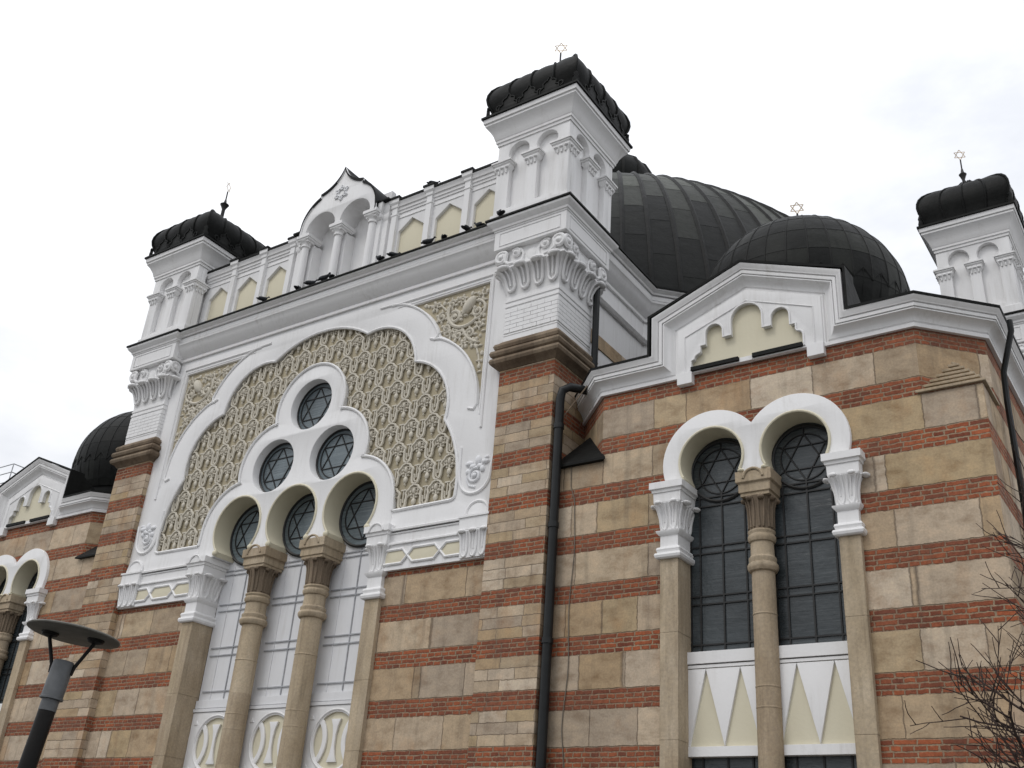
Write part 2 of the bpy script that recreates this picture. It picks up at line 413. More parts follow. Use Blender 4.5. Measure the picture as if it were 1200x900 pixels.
# spandrel grounds with carved foliage
for fl in (False, True):
    g = MB().plate([(1.95, 4.2), (2.6, 3.0), (3.2, 2.5), (3.8, 1.4), (4.1, 1.4), (4.1, 4.2)], [], .055, .12, .004).build('spandrel_panel', 'ochre', SYN, fl)
    c = MB(); yy = .05
    e_ = MB().ball((0, 0, 0), .105, .085, .20, 14, 8); ca_, sa_ = math.cos(-.62), math.sin(-.62)
    c.join(e_, lambda p: (3.57 + p.x * ca_ - p.z * sa_, yy - .025 + p.y, 3.74 + p.x * sa_ + p.z * ca_))
    for x, z in ((3.44, 3.60), (3.40, 3.56), (3.50, 3.56)): c.ball((x, yy, z), .05, .05, .04, 8, 5)
    curls = [(3.76, 3.58, .11, 1.9, 1.4), (3.26, 3.58, .135, 2.2, -1.35), (3.38, 3.19, .09, .5, 1.5), (3.63, 3.16, .105, 3.4, -1.4), (2.96, 3.66, .10, 1.2, 1.4), (3.09, 3.39, .095, 4.2, 1.4), (3.17, 3.88, .085, .2, 1.3),
             (3.40, 3.90, .07, 2.0, -1.3), (3.80, 3.88, .075, 3.9, 1.2), (3.22, 3.25, .07, 5.0, 1.2), (3.82, 3.30, .075, .2, -1.3), (3.52, 2.98, .06, .8, 1.2), (3.74, 2.95, .065, 2.6, 1.3), (2.80, 3.92, .07, .4, 1.3)]
    for cx, cz, r, a0, tn in curls:
        c.bead(spiral(cx, cz, r, r * .2, a0, tn, 20), yy - .012, r * .27); c.ball((cx, yy - .02, cz), r * .30, .05, r * .30, 8, 5)
        for q in range(6):
            a = a0 + q * 1.05 + .4
            c.ball((cx + math.cos(a) * r * 1.2, yy, cz + math.sin(a) * r * 1.2), .020 + .03 * abs(math.cos(a)), .04, .020 + .03 * abs(math.sin(a)), 7, 5)
    c.bead(arc3((3.12, 3.82), (3.24, 3.42), (3.72, 3.40), 14), yy - .02, .036); c.bead(arc3((3.70, 3.42), (3.92, 3.62), (3.72, 3.80), 10), yy - .015, .028)
    c.bead(arc3((3.45, 3.34), (3.56, 3.12), (3.80, 2.95), 10), yy - .01, .03)
    c.bead([(3.72, 3.05), (3.78, 2.9), (3.86, 2.66), (3.90, 2.45)], yy, .02)
    c.bead([(3.05, 3.78), (2.88, 3.96), (2.66, 3.99), (2.5, 4.03)], yy, .022)
    for q in range(26):
        x, z = [(2.62, 3.98), (2.55, 4.02), (2.72, 3.97), (2.75, 4.03), (2.98, 3.95), (3.02, 4.02), (3.28, 3.98), (3.60, 3.99), (3.68, 3.97), (3.86, 4.02), (3.93, 3.95), (3.90, 3.78), (3.92, 3.66), (3.90, 3.46), (3.92, 3.14), (3.86, 3.06), (3.80, 2.86), (3.88, 2.86), (3.84, 2.72), (3.93, 2.70), (3.86, 2.56), (3.94, 2.55), (3.89, 2.45), (3.91, 2.34), (3.3, 3.32), (3.15, 3.5)][q]
        c.ball((x, yy, z), .028 + .012 * (q % 3), .035, .026 + .012 * ((q + 1) % 3), 7, 5)
    c.build('carving', 'carving', g, fl)
# carved field
trh = [(2.22, -.05)] + arc(1.43, .25, .80, 0, 86, 10) + arc(.745, 1.42, .76, -12, 84, 10) + arc(0, 2.52, .76, -14, 90, 10)
g = MB().plate([(3.8, -.05), (3.8, 1.2), (3.4, 2.6), (2.6, 3.5), (1.3, 4.2), (-1.3, 4.2), (-2.6, 3.5), (-3.4, 2.6), (-3.8, 1.2), (-3.8, -.05)] + [(-x, z) for x, z in trh] + trh[::-1][1:], [], .088, .2, .004).build('relief_panel', 'ochre', SYN)
def inside_foil(x, z):
    poly = foil; c = False; j = len(poly) - 1
    for i in range(len(poly)):
        (xi, zi), (xj, zj) = poly[i], poly[j]
        if (zi > z) != (zj > z) and x < (xj - xi) * (z - zi) / (zj - zi) + xi: c = not c
        j = i
    return c
def in_trefoil(x, z, m=0.):
    x = abs(x)
    return math.hypot(x, z - 2.52) < .87 - m or math.hypot(x - .745, z - 1.42) < .87 - m or math.hypot(x - 1.43, z - .25) < .95 - m or (x < 1.4 and z < 1.0 and z > -.4)
rl = MB()
DX, DZ = .462, .42
for row in range(10):
    for k in range(-9, 10):
        cx = k * DX + (DX / 2 if row % 2 else 0); cz = .31 + row * DZ
        tests = [(cx + a, cz + b) for a in (-.22, 0, .22) for b in (-.2, 0, .2)]
        if not any(inside_foil(*p) for p in tests) or in_trefoil(cx, cz, .09): continue
        yf = .065
        for off, rr in ((0, .023), (.047, .016)):
            H_ = DX / 2
            pts = [(-H_, -.232 + off), (-H_ + .055 - off * .55, -.215 + off * .85), (-H_ + .075 - off * .75, -.165 + off * .5), (-H_ + .078 - off * .8, -.06), (-.152 + off, -.01), (-.168 + off, .035), (-.145 + off * .8, .075 - off * .2), (-.105 + off * .5, .10 - off * .6), (-.075 + off * .3, .145 - off * .8), (0, .172 - off)]
            if off: pts = pts[:4] + [(-.165 + .012, .0)] if False else pts
            pts = pts + [(-x, z) for x, z in pts[:-1]][::-1]
            rl.bead([(cx + x, cz + z) for x, z in pts], yf - (.018 if off == 0 else 0), rr, 5)
        rl.tube([(cx - DX / 2, yf, cz - .12), (cx - DX / 2, yf, cz + .115)], .015, 5); rl.tube([(cx - DX / 2 - .055, yf, cz + .105), (cx - DX / 2 + .055, yf, cz + .105)], .02, 5)
        rl.ball((cx, yf, cz - .125), .048, .035, .062, 9, 6); rl.ball((cx, yf, cz - .21), .016, .03, .03, 6, 4)
        rl.ball((cx, yf - .008, cz + .055), .034, .045, .058, 8, 5)
        for s_ in (-1, 1):
            rl.ball((cx + s_ * .06, yf, cz - .005), .040, .035, .026, 7, 5); rl.ball((cx + s_ * .05, yf, cz - .055), .030, .03, .02, 7, 4)
            rl.ball((cx + s_ * .07, yf, cz + .05), .022, .03, .03, 6, 4)
        rl.tube([(cx, yf, cz - .07), (cx, yf, cz + .02)], .02, 5)
rl.build('carving', 'carving', g)
# corner scrolls
for fl in (False, True):
    c = MB()
    c.bead(spiral(4.06, .40, .14, .03, 1.0, 1.5, 24), -.01, .028); c.ball((4.06, -.01, .40), .045, .05, .045)
    for x, z, rx, rz in ((3.93, .62, .08, .05), (4.10, .66, .06, .09), (4.25, .62, .08, .05), (4.2, .5, .05, .06), (3.92, .48, .05, .06), (4.0, .56, .06, .05), (4.14, .55, .06, .05), (4.27, .68, .04, .04)):
        c.ball((x, -.005, z), rx, .045, rz, 9, 6)
    c.bead([(3.95, .5), (3.9, .36), (3.96, .24), (4.08, .2)], -.005, .022)
    c.build('scroll_ornament', 'plaster2', SYN, fl)

# trefoil surround of round windows and three horseshoe arches
tr = [(2.40, -.22), (2.40, .02)] + arc3((2.375, .25), (1.98, 1.02), (1.53, 1.17), 12) + arc(.745, 1.42, .87, -6, 68, 14)[0:] 
tr = [(2.40, -.22), (2.40, .05)] + arc(1.43, .25, .95, 0, 84, 14) + arc(.745, 1.42, .87, -14, 86, 14) + arc(0, 2.52, .87, -18, 90, 14)
def arch_feet(cx, r=.61, zc=.29, zf=-.13, zb=-.22):
    hw = math.sqrt(r * r - (zc - zf) ** 2); a = math.degrees(math.asin((zf - zc) / r))
    return [(cx + hw + .02, zb)] + arc(cx, zc, r, a, 180 - a, 26) + [(cx - hw - .02, zb)]
right_half = tr
outline = right_half + mir(tr)[1:]
bottom = []
for cx in (-1.41, 0, 1.41): bottom += arch_feet(cx)[::-1]
outline = outline + bottom
tref = MB().plate(outline, [circle(0, 2.55, .52), circle(.745, 1.42, .53), circle(-.745, 1.42, .53)], -.006, .46, .012).build('window_surround', 'plaster', SYN)
rim = MB()
bt = tr[1:]; rim.bead(bt + mir(bt)[1:], -.014, .03)
for cx in (0, .745, -.745): pass
rim.build('moulding', 'plaster', tref)
so = MB()
for cx in (-1.41, 0, 1.41):                                    # cream soffits with a thin roll at the front edge
    a = arch_feet(cx)
    so.bead(a[1:-1], -.012, .022)
    n = len(a); r2 = [(cx + (x - cx) * .985, z - (.0 if z < -.1 else .008 * (z + .3))) for x, z in a]
    vs = [(x, .0, z) for x, z in r2] + [(x, .44, z) for x, z in r2] + [(x, .0, z) for x, z in a] + [(x, .44, z) for x, z in a]
    fs = []
    for i in range(n - 1): fs += [(i, i + 1, n + i + 1, n + i), (2 * n + i + 1, 2 * n + i, 3 * n + i, 3 * n + i + 1), (i + 1, i, 2 * n + i, 2 * n + i + 1), (n + i, n + i + 1, 3 * n + i + 1, 3 * n + i)]
    fs += [(0, n, 3 * n, 2 * n), (n - 1, 3 * n - 1, 4 * n - 1, 2 * n - 1)]
    so.add(vs, fs)
    for s_ in (-1, 1):
        so.ball((cx + s_ * .47, -.015, -.16), .055, .05, .055, 10, 6)
so.build('arch_soffit', 'cream', tref)
def star_window(name, cx, cz, r, y, ringr, grow=.02):
    w = MB().lathe(0, 0, [(r + grow, -.01), (r + grow, .01)], 36).moved(lambda p: (cx + p.x, y + p.z, cz + p.y)).build(name, 'glass2', SYN)
    t = MB(); yy = y - .016
    t.bead(circle(cx, cz, r - .005, 32), yy, .028, 6, True); t.bead(circle(cx, cz, ringr, 28), yy, .013, 5, True)
    star(t, cx, yy, cz, ringr, .013)
    t.build('tracery', 'iron', w)
    return w, t
for cx, cz in ((0, 2.55), (.745, 1.42), (-.745, 1.42)):
    star_window('round_window', cx, cz, .53, .20, .43)
for cx in (-1.41, 0, 1.41):
    w, t = star_window('arched_window', cx, .29, .60, .425, .47)
# blocked lower lights: white panels with glazing bars, and the balustrade panels
for cx, x0, x1 in ((-1.41, -2.07, -.72), (0, -.72, .72), (1.41, .72, 2.07)):
    p = MB().box(x0, x1, .445, .60, -2.80, .30)
    p.box(x0, x1, .40, .46, -2.90, -2.765); p.box(x0, x1, .37, .46, -2.97, -2.915)
    po = p.build('infill_panel', 'plaster2', SYN)
    b = MB()
    for z in (-.38, -.46, -1.03, -1.15, -1.83, -1.97, -2.61): b.box(cx - .58, cx + .58, .425, .4445, z - .011, z + .011)
    b.box(cx - .010, cx + .010, .428, .4445, -2.74, -.30)
    b.build('glazing_bar', 'greybar', po)
    b = MB()
    for dx in (-.36, .36): b.box(cx + dx - .010, cx + dx + .010, .434, .4445, -2.74, -.30)
    b.build('glazing_bar', 'plaster2', po)
    q = MB().plate([(x0, -4.1), (x1, -4.1), (x1, -2.975), (x0, -2.975)], [circle(cx, -3.52, .44, 40)], .39, .43, .008)
    q.bead(circle(cx, -3.52, .48, 40), .388, .018, 6, True)
    for s_ in (-1, 1):
        q_ = [(cx + s_ * .66 + .50 * math.cos(math.radians(a)), -3.52 + .50 * math.sin(math.radians(a))) for a in (range(128, 233, 8) if s_ > 0 else range(-52, 53, 8))]
        i_ = [(cx + s_ * .66 + .41 * math.cos(math.radians(a)), -3.52 + .41 * math.sin(math.radians(a))) for a in (range(128, 233, 8) if s_ > 0 else range(-52, 53, 8))]
        q.plate(q_ + i_[::-1], [], .395, .43, .006)
    sp = [(.10, .33), (.055, .22), (.03, .08), (.03, -.08), (.055, -.22), (.10, -.33)]
    q.plate([(cx + x, -3.52 + z) for x, z in sp][::-1] + [(cx - x, -3.52 + z) for x, z in sp], [], .39, .43, .006)
    for dx, dz in ((-.52, .36), (.52, .36), (-.52, -.4), (.52, -.4)):
        q.plate([(cx + dx, -3.52 + dz + .05), (cx + dx - .05, -3.52 + dz - .03), (cx + dx + .05, -3.52 + dz - .03)], [], .378, .40, .004)
    qo = q.build('balustrade_panel', 'plaster', SYN)
    MB().box(x0, x1, .432, .50, -4.1, -2.98).build('backing', 'cream', qo)
    s = MB().box(x0, x1, .30, .60, -4.75, -4.1).build('sill', 'stone', SYN)

# ---- capitals, pilasters and columns
def leafy(mb, x0, x1, y0, y1, zb, zt, flare, n=2, back=False):
    """flared leaf capital on a rectangular shaft: square bell + U shaped leaves on the front and both sides"""
    cx, cy, hx, hy = (x0 + x1) / 2, (y0 + y1) / 2, (x1 - x0) / 2, (y1 - y0) / 2; H = zt - zb
    pr = [(0, 0), (.02, .25), (.10, .5), (.30, .72), (.66, .88), (.92, .97), (.8, 1.0)]
    mb.sq(cx, cy, hx, hy, [(flare * .62 * o, zb + H * t) for o, t in pr])
    def off(t):
        for (o0, t0), (o1, t1) in zip(pr, pr[1:]):
            if t <= t1: return lerp(o0, o1, (t - t0) / (t1 - t0)) * flare * .66
        return flare * .6
    for face in range(3):
        h = hx if face == 0 else hy; dep = hy if face == 0 else hx; W = 2 * h / n
        for i in range(n):
            c0 = -h + W * (i + .5); w = W * .34; pts = []
            prof = [(-w * 1.25, .95), (-w, .8), (-w, .45), (-w * .9, .2), (-w * .5, .07), (0, .04)]
            prof = prof + [(-a, t) for a, t in prof[:-1]][::-1]
            loc = [(c0 * (1 + off(t) / h * .9) + a * (1 + off(t) / h * .4), -(dep + off(t) + .004), zb + H * t) for a, t in prof]
            lip = [(c0 * (1 + flare / h * .8), -(dep + flare * .95), zb + H * .945)]
            mid = [(c0 * (1 + off(t) / h * .9), -(dep + off(t) + .002), zb + H * t) for t in (.3, .55, .75, .9)]
            def put(p):
                x, y, z = p
                if face == 0: return (cx + x, cy + y, z)
                return (cx - y, cy + x, z) if face == 1 else (cx + y, cy - x, z)
            mb.tube([put(p) for p in loc], .11 * W, 6); mb.tube([put(p) for p in mid], .07 * W, 5)
            a, b, c = put(lip[0]); k = W * .40
            mb.ball((a, b, c), k if face == 0 else k * .6, k * .6 if face == 0 else k, H * .075, 9, 6)
def pilaster(x0, x1, y0, y1, zt, cap_h, zbase, fl, bay):
    sh = MB(); zz = zt - cap_h + .02; hs = [1.02, 1.35, .95, 1.2, 1.4] if bay else [1.3, 1.05, 1.25, 1.5]; i = 0
    while zz > zbase + .05:
        z2 = max(zbase, zz - hs[i % len(hs)]); q = .002 * ((i * 7) % 3); sh.box(x0 + q, x1 - q, y0 - q, y1, z2 + .004, zz); sh.box(x0 + .008, x1 - .008, y0 + .008, y1, z2 - .01, z2 + .01); zz = z2; i += 1
    sh = sh.build('pilaster', 'stone', SYN, fl)
    c = MB(); cx, cy, hx, hy = (x0 + x1) / 2, (y0 + y1) / 2, (x1 - x0) / 2, (y1 - y0) / 2; H = cap_h
    z = lambda t: zt - H * t
    c.sq(cx, cy, hx, hy, [(.035, z(1)), (.055, z(.985)), (.065, z(.955)), (.055, z(.93)), (.03, z(.92)), (.035, z(.905)), (.045, z(.88)), (.035, z(.855)), (.0, z(.84)), (.0, z(.70)), (.02, z(.685)), (.045, z(.655)), (.05, z(.635)), (.0, z(.625))])
    leafy(c, x0, x1, y0, y1, z(.63), z(.26), .125, 2)
    c.sq(cx, cy, hx, hy, [(.07, z(.265)), (.075, z(.14)), (.09, z(.135)), (.095, z(.10)), (.12, z(.09)), (.12, z(.0))])
    if not bay:
        c.bead(arc(cx, z(.09) - .02, .155, 10, 170, 12), y0 - .125, .018)
    c.build('capital', 'plaster', sh, fl)
def column(cx, cy, r, zt, zb, aw, ad, fl):
    sh = MB().lathe(cx, cy, [(r * 1.06, zb), (r * 1.04, zb + 1.0), (r, zt - 1.35)], 24)
    for z in (-2.2, -3.1, -3.35, -4.3): sh.lathe(cx, cy, [(r * 1.035, z), (r * 1.045, z + .008), (r * 1.035, z + .016)], 24)
    so_ = sh.build('column', 'stone', SYN, fl)
    c = MB()
    c.lathe(cx, cy, [(r, zt - 1.36), (r * 1.2, zt - 1.345), (r * 1.32, zt - 1.31), (r * 1.34, zt - 1.275), (r * 1.26, zt - 1.245), (r * 1.14, zt - 1.24), (r * 1.14, zt - 1.225), (r * 1.2, zt - 1.20), (r * 1.2, zt - 1.17), (r * 1.06, zt - 1.15), (r * 1.02, zt - 1.12), (r * 1.0, zt - .95)], 28)
    c.lathe(cx, cy, [(r * 1.0, zt - .96), (r * 1.12, zt - .95), (r * 1.22, zt - .915), (r * 1.22, zt - .88), (r * 1.12, zt - .855), (r * 1.12, zt - .845), (r * 1.2, zt - .825), (r * 1.2, zt - .805), (r * 1.04, zt - .79)], 28)
    c.build('ring_moulding', 'stone', so_, fl)
    c = MB().lathe(cx, cy, [(r * 1.04, zt - .80), (r * 1.06, zt - .62), (r * 1.12, zt - .48), (r * 1.25, zt - .39), (r * 1.35, zt - .34)], 28)
    for k in range(8):                                        # leaves around the bell
        a = 2 * PI * k / 8 + PI / 8; ca, sa = math.cos(a), math.sin(a)
        pt = lambda R, z, w=0: (cx + R * r * ca - w * sa, cy + R * r * sa + w * ca, zt + z)
        for w in (-.035, .035): c.tube([pt(1.06, -.77, w * .7), pt(1.08, -.6, w), pt(1.14, -.48, w), pt(1.3, -.39, w * 1.2)], .017, 5)
        c.ball(pt(1.42, -.375), .05, .05, .035, 8, 5)
    c.build('capital', 'brownstone', so_, fl)
    c = MB().sq(cx, cy, aw, ad, [(-.05, zt - .345), (-.05, zt - .30), (-.03, zt - .29), (-.03, zt - .17), (.0, zt - .15), (.0, zt)])
    c.bead(arc(cx, zt - .115, aw * .55, 5, 175, 12), cy - ad - .004, .02)
    c.build('abacus', 'stone', so_, fl)
for fl in (False, True):
    pilaster(2.075, 2.375, -.03, .44, -.225, 1.21, -4.75, fl, False)
    column(.715, .19, .185, -.225, -4.75, .30, .28, fl)

# ---- frieze under the tympanum
for fl in (False, True):
    z0, z1 = -.99, -.335
    f = MB().box(2.375, 4.47, -.02, .2, -.99, -.335); f.sweep([(2.30, 0, -.335), (4.47, 0, -.335)], [(0, -1, 0)], [(-.05, 0), (-.05, .035), (-.025, .04), (-.024, .02), (-.005, .02), (-.004, .065), (.03, .07), (.05, .04), (.055, 0)])
    f.sweep([(2.375, 0, -.57), (4.47, 0, -.57)], [(0, -1, 0)], [(0, .02), (0, .055), (.03, .055), (.05, .02)])
    ff = f.build('frieze', 'plaster', SYN, fl)
    panel = MB(); strap = MB()
    zc = -.775; hh = .118
    for poly in ([(2.40, -hh), (2.74, -hh), (2.84, 0), (2.74, hh), (2.40, hh)], [(2.88, 0), (2.98, -hh), (3.40, -hh), (3.50, 0), (3.40, hh), (2.98, hh)], [(3.54, 0), (3.64, -hh), (3.95, -hh), (3.95, hh), (3.64, hh)]):
        panel.plate([(x, zc + z) for x, z in poly], [], -.024, -.01, .002)
    for sg in (-1, 1):
        strap.bead([(x, zc + sg * z) for x, z in ((2.38, hh), (2.75, hh), (2.97, -hh), (3.41, -hh), (3.63, hh), (3.95, hh))], -.026, .027, 6)
    panel.build('cream_panel', 'cream', ff, fl); strap.build('strapwork', 'plaster', ff, fl)
    c = MB(); x0, x1 = 3.93, 4.44
    c.box(x0 - .03, x1 + .02, -.09, .1, -.53, -.30); c.box(x0 - .045, x1 + .03, -.11, .1, -.33, -.295); c.bead(arc((x0 + x1) / 2, -.27, .22, 0, 180, 14), -.02, .03)
    c.plate(arc((x0 + x1) / 2, -.28, .2, 0, 180, 14), [], -.03, .02, .005)
    leafy(c, x0, x1, -.05, .1, -.97, -.53, .07, 3)
    c.build('capital', 'plaster', ff, fl)

# ---- great cornice over the tympanum, parapet and stepped gable
CORN = [(0, 0), (0, .045), (.058, .052), (.06, .012), (.082, .012), (.084, .035), (.12, .075), (.18, .135), (.25, .185), (.315, .215), (.33, .235), (.37, .245), (.371, .19), (.395, .19), (.396, .225), (.48, .232), (.481, .20), (.50, .20), (.501, .26), (.535, .275), (.56, .315), (.575, .34), (.60, .345), (.60, 0)]
mc = MB().sweep([(-4.45, 0, 4.44), (4.45, 0, 4.44)], [(0, -1, 0)], CORN); mc.box(-4.45, 4.45, .0, .6, 4.46, 5.03)
mco = mc.build('main_cornice', 'plaster', SYN)
MB().sweep([(-4.3, 0, 5.041), (4.3, 0, 5.041)], [(0, -1, 0)], [(0, 0), (0, .375), (.03, .375), (.045, -.1), (.0, -.1)]).build('metal_flashing', 'black', mco)
def hexpanel(cx, w=.315): return [(cx - w, 5.05), (cx + w, 5.05), (cx + w, 6.06), (cx, 6.31), (cx - w, 6.06)]
PX = (1.84, 2.765, 3.69)
PWO = {}
for s_ in (-1, 1):
    a, b = sorted((s_ * 1.05, s_ * 4.2)); pw = MB()
    pw.plate([(a, 5.0), (b, 5.0), (b, 6.62), (a, 6.62)], [[(x * 1, z) for x, z in hexpanel(s_ * c_)] for c_ in PX], .10, .30, .008)
    pw.sweep([(a, .10, 6.50), (b, .10, 6.50)], [(0, -1, 0)], [(0, 0), (0, .02), (.05, .025), (.06, .045), (.12, .05), (.13, .075), (.19, .09), (.22, .11), (.24, .11), (.24, -.2), (0, -.2)])
    pw.sweep([(a, .10, 6.38), (b, .10, 6.38)], [(0, -1, 0)], [(0, -.01), (0, .015), (.025, .015), (.025, -.01)])
    PWO[s_] = pw.build('parapet', 'plaster', SYN)
for s_ in (-1, 1):
    pwo = PWO[s_]
    for c_ in PX:
        MB().plate(hexpanel(s_ * c_, .34)[:2] + [(s_ * c_ + .34, 6.1), (s_ * c_, 6.36), (s_ * c_ - .34, 6.1)], [], .165, .22, .003).build('cream_panel', 'cream', pwo)
    fl_ = MB()
    a, b = sorted((s_ * 1.4, s_ * 4.15)); fl_.box(a, b, -.03, .34, 6.742, 6.79)
    for px in (1.42, 2.30, 3.23):
        po = MB(); po.sq(s_ * px, .17, .065, .15, [(0, 5.03), (0, 6.42), (.012, 6.43), (.012, 6.47), (0, 6.48), (0, 6.60), (.02, 6.62), (.025, 6.68), (.055, 6.72), (.06, 6.79), (.06, 6.80)])
        po.build('post', 'plaster', pwo)
        fl_.box(s_ * px - .14, s_ * px + .14, -.06, .38, 6.803, 6.85)
    a, b = sorted((s_ * .97, s_ * 1.33)); fl_.box(a, b, -.12, .40, 6.806, 6.845)
    fl_.build('metal_flashing', 'black', pwo)
# gable
def ogee():
    r = [(1.04, 6.62), (1.04, 6.75)] + arc3((1.03, 6.82), (.90, 7.20), (.60, 7.46), 10) + [(.585, 7.47), (.585, 7.54), (.52, 7.56)] + arc3((.50, 7.565), (.22, 7.72), (.0, 8.06), 10)
    return r
og = ogee()
gb_out = og + mir(og)[1:]
niche = lambda cx: [(cx + .40, 6.62)] + arc(cx, 6.66, .41, 0, 180, 18) + [(cx - .40, 6.62)]
go = MB()
out_poly = gb_out + niche(-.48)[::-1] + niche(.48)[::-1]
go.plate(out_poly, [], -.16, .40, .012)
go.bead(gb_out, -.165, .025)
for s_ in (-1, 1):
    a, b = sorted((s_ * .96, s_ * 1.12)); go.box(a, b, -.02, .40, 5.03, 6.62)
    a, b = sorted((s_ * 1.10, s_ * 1.26)); go.box(a, b, .03, .40, 5.03, 6.62); go.sq(s_ * 1.18, .2, .08, .17, [(.0, 6.4), (.03, 6.45), (.03, 6.55), (.0, 6.56), (.03, 6.62), (.06, 6.72), (.06, 6.80)])
    go.sq(s_ * 1.04, .12, .07, .16, [(.0, 6.42), (.03, 6.46), (.03, 6.55), (.0, 6.56), (.03, 6.62), (.06, 6.72), (.06, 6.80)])
go.box(-1.0, 1.0, .30, .42, 5.03, 7.4)
for cx in (-.93, 0, .93):
    go.box(cx - .13, cx + .13, .05, .42, 5.03, 6.5)
gbo = go.build('gable', 'plaster', SYN)
cs = MB()
for cx in (-.93, 0, .93):
    c = MB().lathe(cx, -.05, [(.085, 5.25), (.08, 5.8), (.075, 6.36), (.10, 6.37), (.10, 6.41), (.08, 6.42), (.085, 6.44), (.13, 6.49)], 16)
    c.lathe(cx, -.05, [(.14, 5.17), (.15, 5.20), (.13, 5.235), (.10, 5.25), (.10, 5.27)], 16); c.sq(cx, -.05, .14, .12, [(0, 5.03), (0, 5.17)])
    c.sq(cx, .02, .13, .16, [(.0, 6.475), (.0, 6.51), (.03, 6.53), (.03, 6.56), (.05, 6.57), (.05, 6.64)])
    c.build('colonnette', 'plaster', gbo)
st = MB(); star(st, 0, -.172, 7.40, .19, .022); st.build('star_emblem', 'plaster2', gbo)
rf = MB()
pr_ = [(x * 1.02, z + .025) for x, z in gb_out]
n = len(pr_); vs = [(x, -.19, z) for x, z in pr_] + [(x, 1.6, z) for x, z in pr_] + [(x, -.19, z - .03) for x, z in gb_out] + [(x, 1.6, z - .03) for x, z in gb_out]
fs = []
for i in range(n - 1): fs += [(i, i + 1, n + i + 1, n + i), (2 * n + i + 1, 2 * n + i, 3 * n + i, 3 * n + i + 1), (i + 1, i, 2 * n + i, 2 * n + i + 1), (n + i, n + i + 1, 3 * n + i + 1, 3 * n + i)]
rf.add(vs, fs); rf.box(-1.0, 1.0, .42, 1.6, 5.0, 6.7)
rf.build('metal_roof', 'black', gbo)

# ---- corner piers
def corner_pier(fl=False):
    cx, cy, h = 4.985, .435, .535
    p = MB().sq(cx, cy, h, h, [(0, -7.4), (0, 2.2)]); po = p.build('corner_pier', 'pier', SYN, fl)
    b = MB(); prof = [(.0, 2.14), (.02, 2.15), (.06, 2.20)]
    for z in (2.285, 2.43, 2.575):
        r = .075; o0 = .07 if z < 2.5 else .03
        prof += [(o0 + r * math.cos(a), z + r * math.sin(a)) for a in (-1.3, -.7, 0, .7, 1.3)]
    prof += [(.0, 2.70)]
    b.sq(cx, cy, h, h, prof).build('band_moulding', 'brownstone', po, fl)
    w = MB().sq(cx, cy, h - .01, h - .01, [(0, 2.66), (0, 2.80), (.008, 2.805), (.008, 2.82), (0, 2.825), (0, 3.35), (.015, 3.36), (.015, 3.40), (0, 3.41), (0, 3.45), (.015, 3.46), (.015, 3.5), (0, 3.51), (0, 3.7)])
    for k in range(4):                                       # plaster scored as brickwork
        f = MB()
        for r in range(6):
            z = 2.85 + r * .078
            for i in range(-3, 4):
                x0 = i * .27 + (.135 if r % 2 else 0) - .13; x1 = x0 + .262
                x0, x1 = max(x0, -h + .012), min(x1, h - .012)
                if x1 - x0 > .05: f.box(cx + x0, cx + x1, cy - h - .004, cy - h + .03, z, z + .07)
        w.join(f, rot_xy(cx, cy, k))
    w.build('plaster_block', 'plaster', po, fl)
    c = MB(); pr = [(-.01, 3.58), (.0, 3.66), (.02, 3.78), (.06, 3.92), (.12, 4.01), (.17, 4.05), (.17, 4.08), (.10, 4.11), (.10, 4.47)]
    c.sq(cx, cy, h, h, pr)
    for k in range(4):
        f = MB()
        for i in range(4):
            c0 = (-.405 + .27 * i); s0 = 1.0
            u = [(-.105, 4.03, .165), (-.095, 3.97, .10), (-.085, 3.85, .05), (-.08, 3.74, .025), (-.05, 3.665, .02), (0, 3.64, .02)]
            u = u + [(-a, z, o) for a, z, o in u[:-1]][::-1]
            f.tube([(cx + c0 * (1 + o * 1.3) + a, cy - h - o - .012, z) for a, z, o in u], .026, 6)
            f.tube([(cx + c0 * (1 + o * 1.3), cy - h - o - .015, z) for z, o in ((3.74, .03), (3.85, .05), (3.96, .10), (4.03, .17))], .02, 5)
            f.ball((cx + c0 * 1.27, cy - h - .19, 4.055), .125, .07, .05, 10, 6)
        for s_ in (-1, 1):
            f.bead([(cx + s_ * x, z) for x, z in [(.30, 4.12), (.42, 4.14), (.5, 4.2)]] + [(cx + s_ * (x - cx), z) for x, z in spiral(cx + .585, 4.30, .125, .03, 2.6, -1.6, 26)], cy - h - .155, .034, 7)
            f.bead([(cx + s_ * (x - cx), z) for x, z in spiral(cx + .30, 4.345, .095, .02, .5, 1.5, 22)], cy - h - .125, .028, 6)
            f.bead([(cx + s_ * x, z) for x, z in [(.22, 4.42), (.15, 4.30), (.17, 4.16), (.30, 4.10)]], cy - h - .115, .026, 6)
            f.ball((cx + s_ * .585, cy - h - .17, 4.30), .05, .05, .05); f.ball((cx + s_ * .30, cy - h - .14, 4.345), .04, .05, .04)
        f.ball((cx, cy - h - .10, 4.26), .10, .02, .12, 14, 6)
        c.join(f, rot_xy(cx, cy, k))
    c.build('capital', 'plaster', po, fl)
    e = MB().sq(cx, cy, h, h, [(.10, 4.45), (.185, 4.455), (.20, 4.47), (.20, 4.84), (.215, 4.85), (.215, 4.87), (.235, 4.88), (.245, 4.92), (.28, 4.95), (.315, 4.99), (.32, 5.03)])
    for k in range(4):
        f = MB(); y = cy - h - .20
        f.bead([(cx - .62, 4.53), (cx + .62, 4.53), (cx + .62, 4.79), (cx - .62, 4.79)], y, .012, 4, True)
        e.join(f, rot_xy(cx, cy, k))
    eo = e.build('entablature', 'plaster', po, fl)
    MB().sq(cx, cy, h, h, [(.30, 5.034), (.345, 5.038), (.345, 5.075), (.10, 5.12)]).build('metal_flashing', 'black', po, fl)
    return po
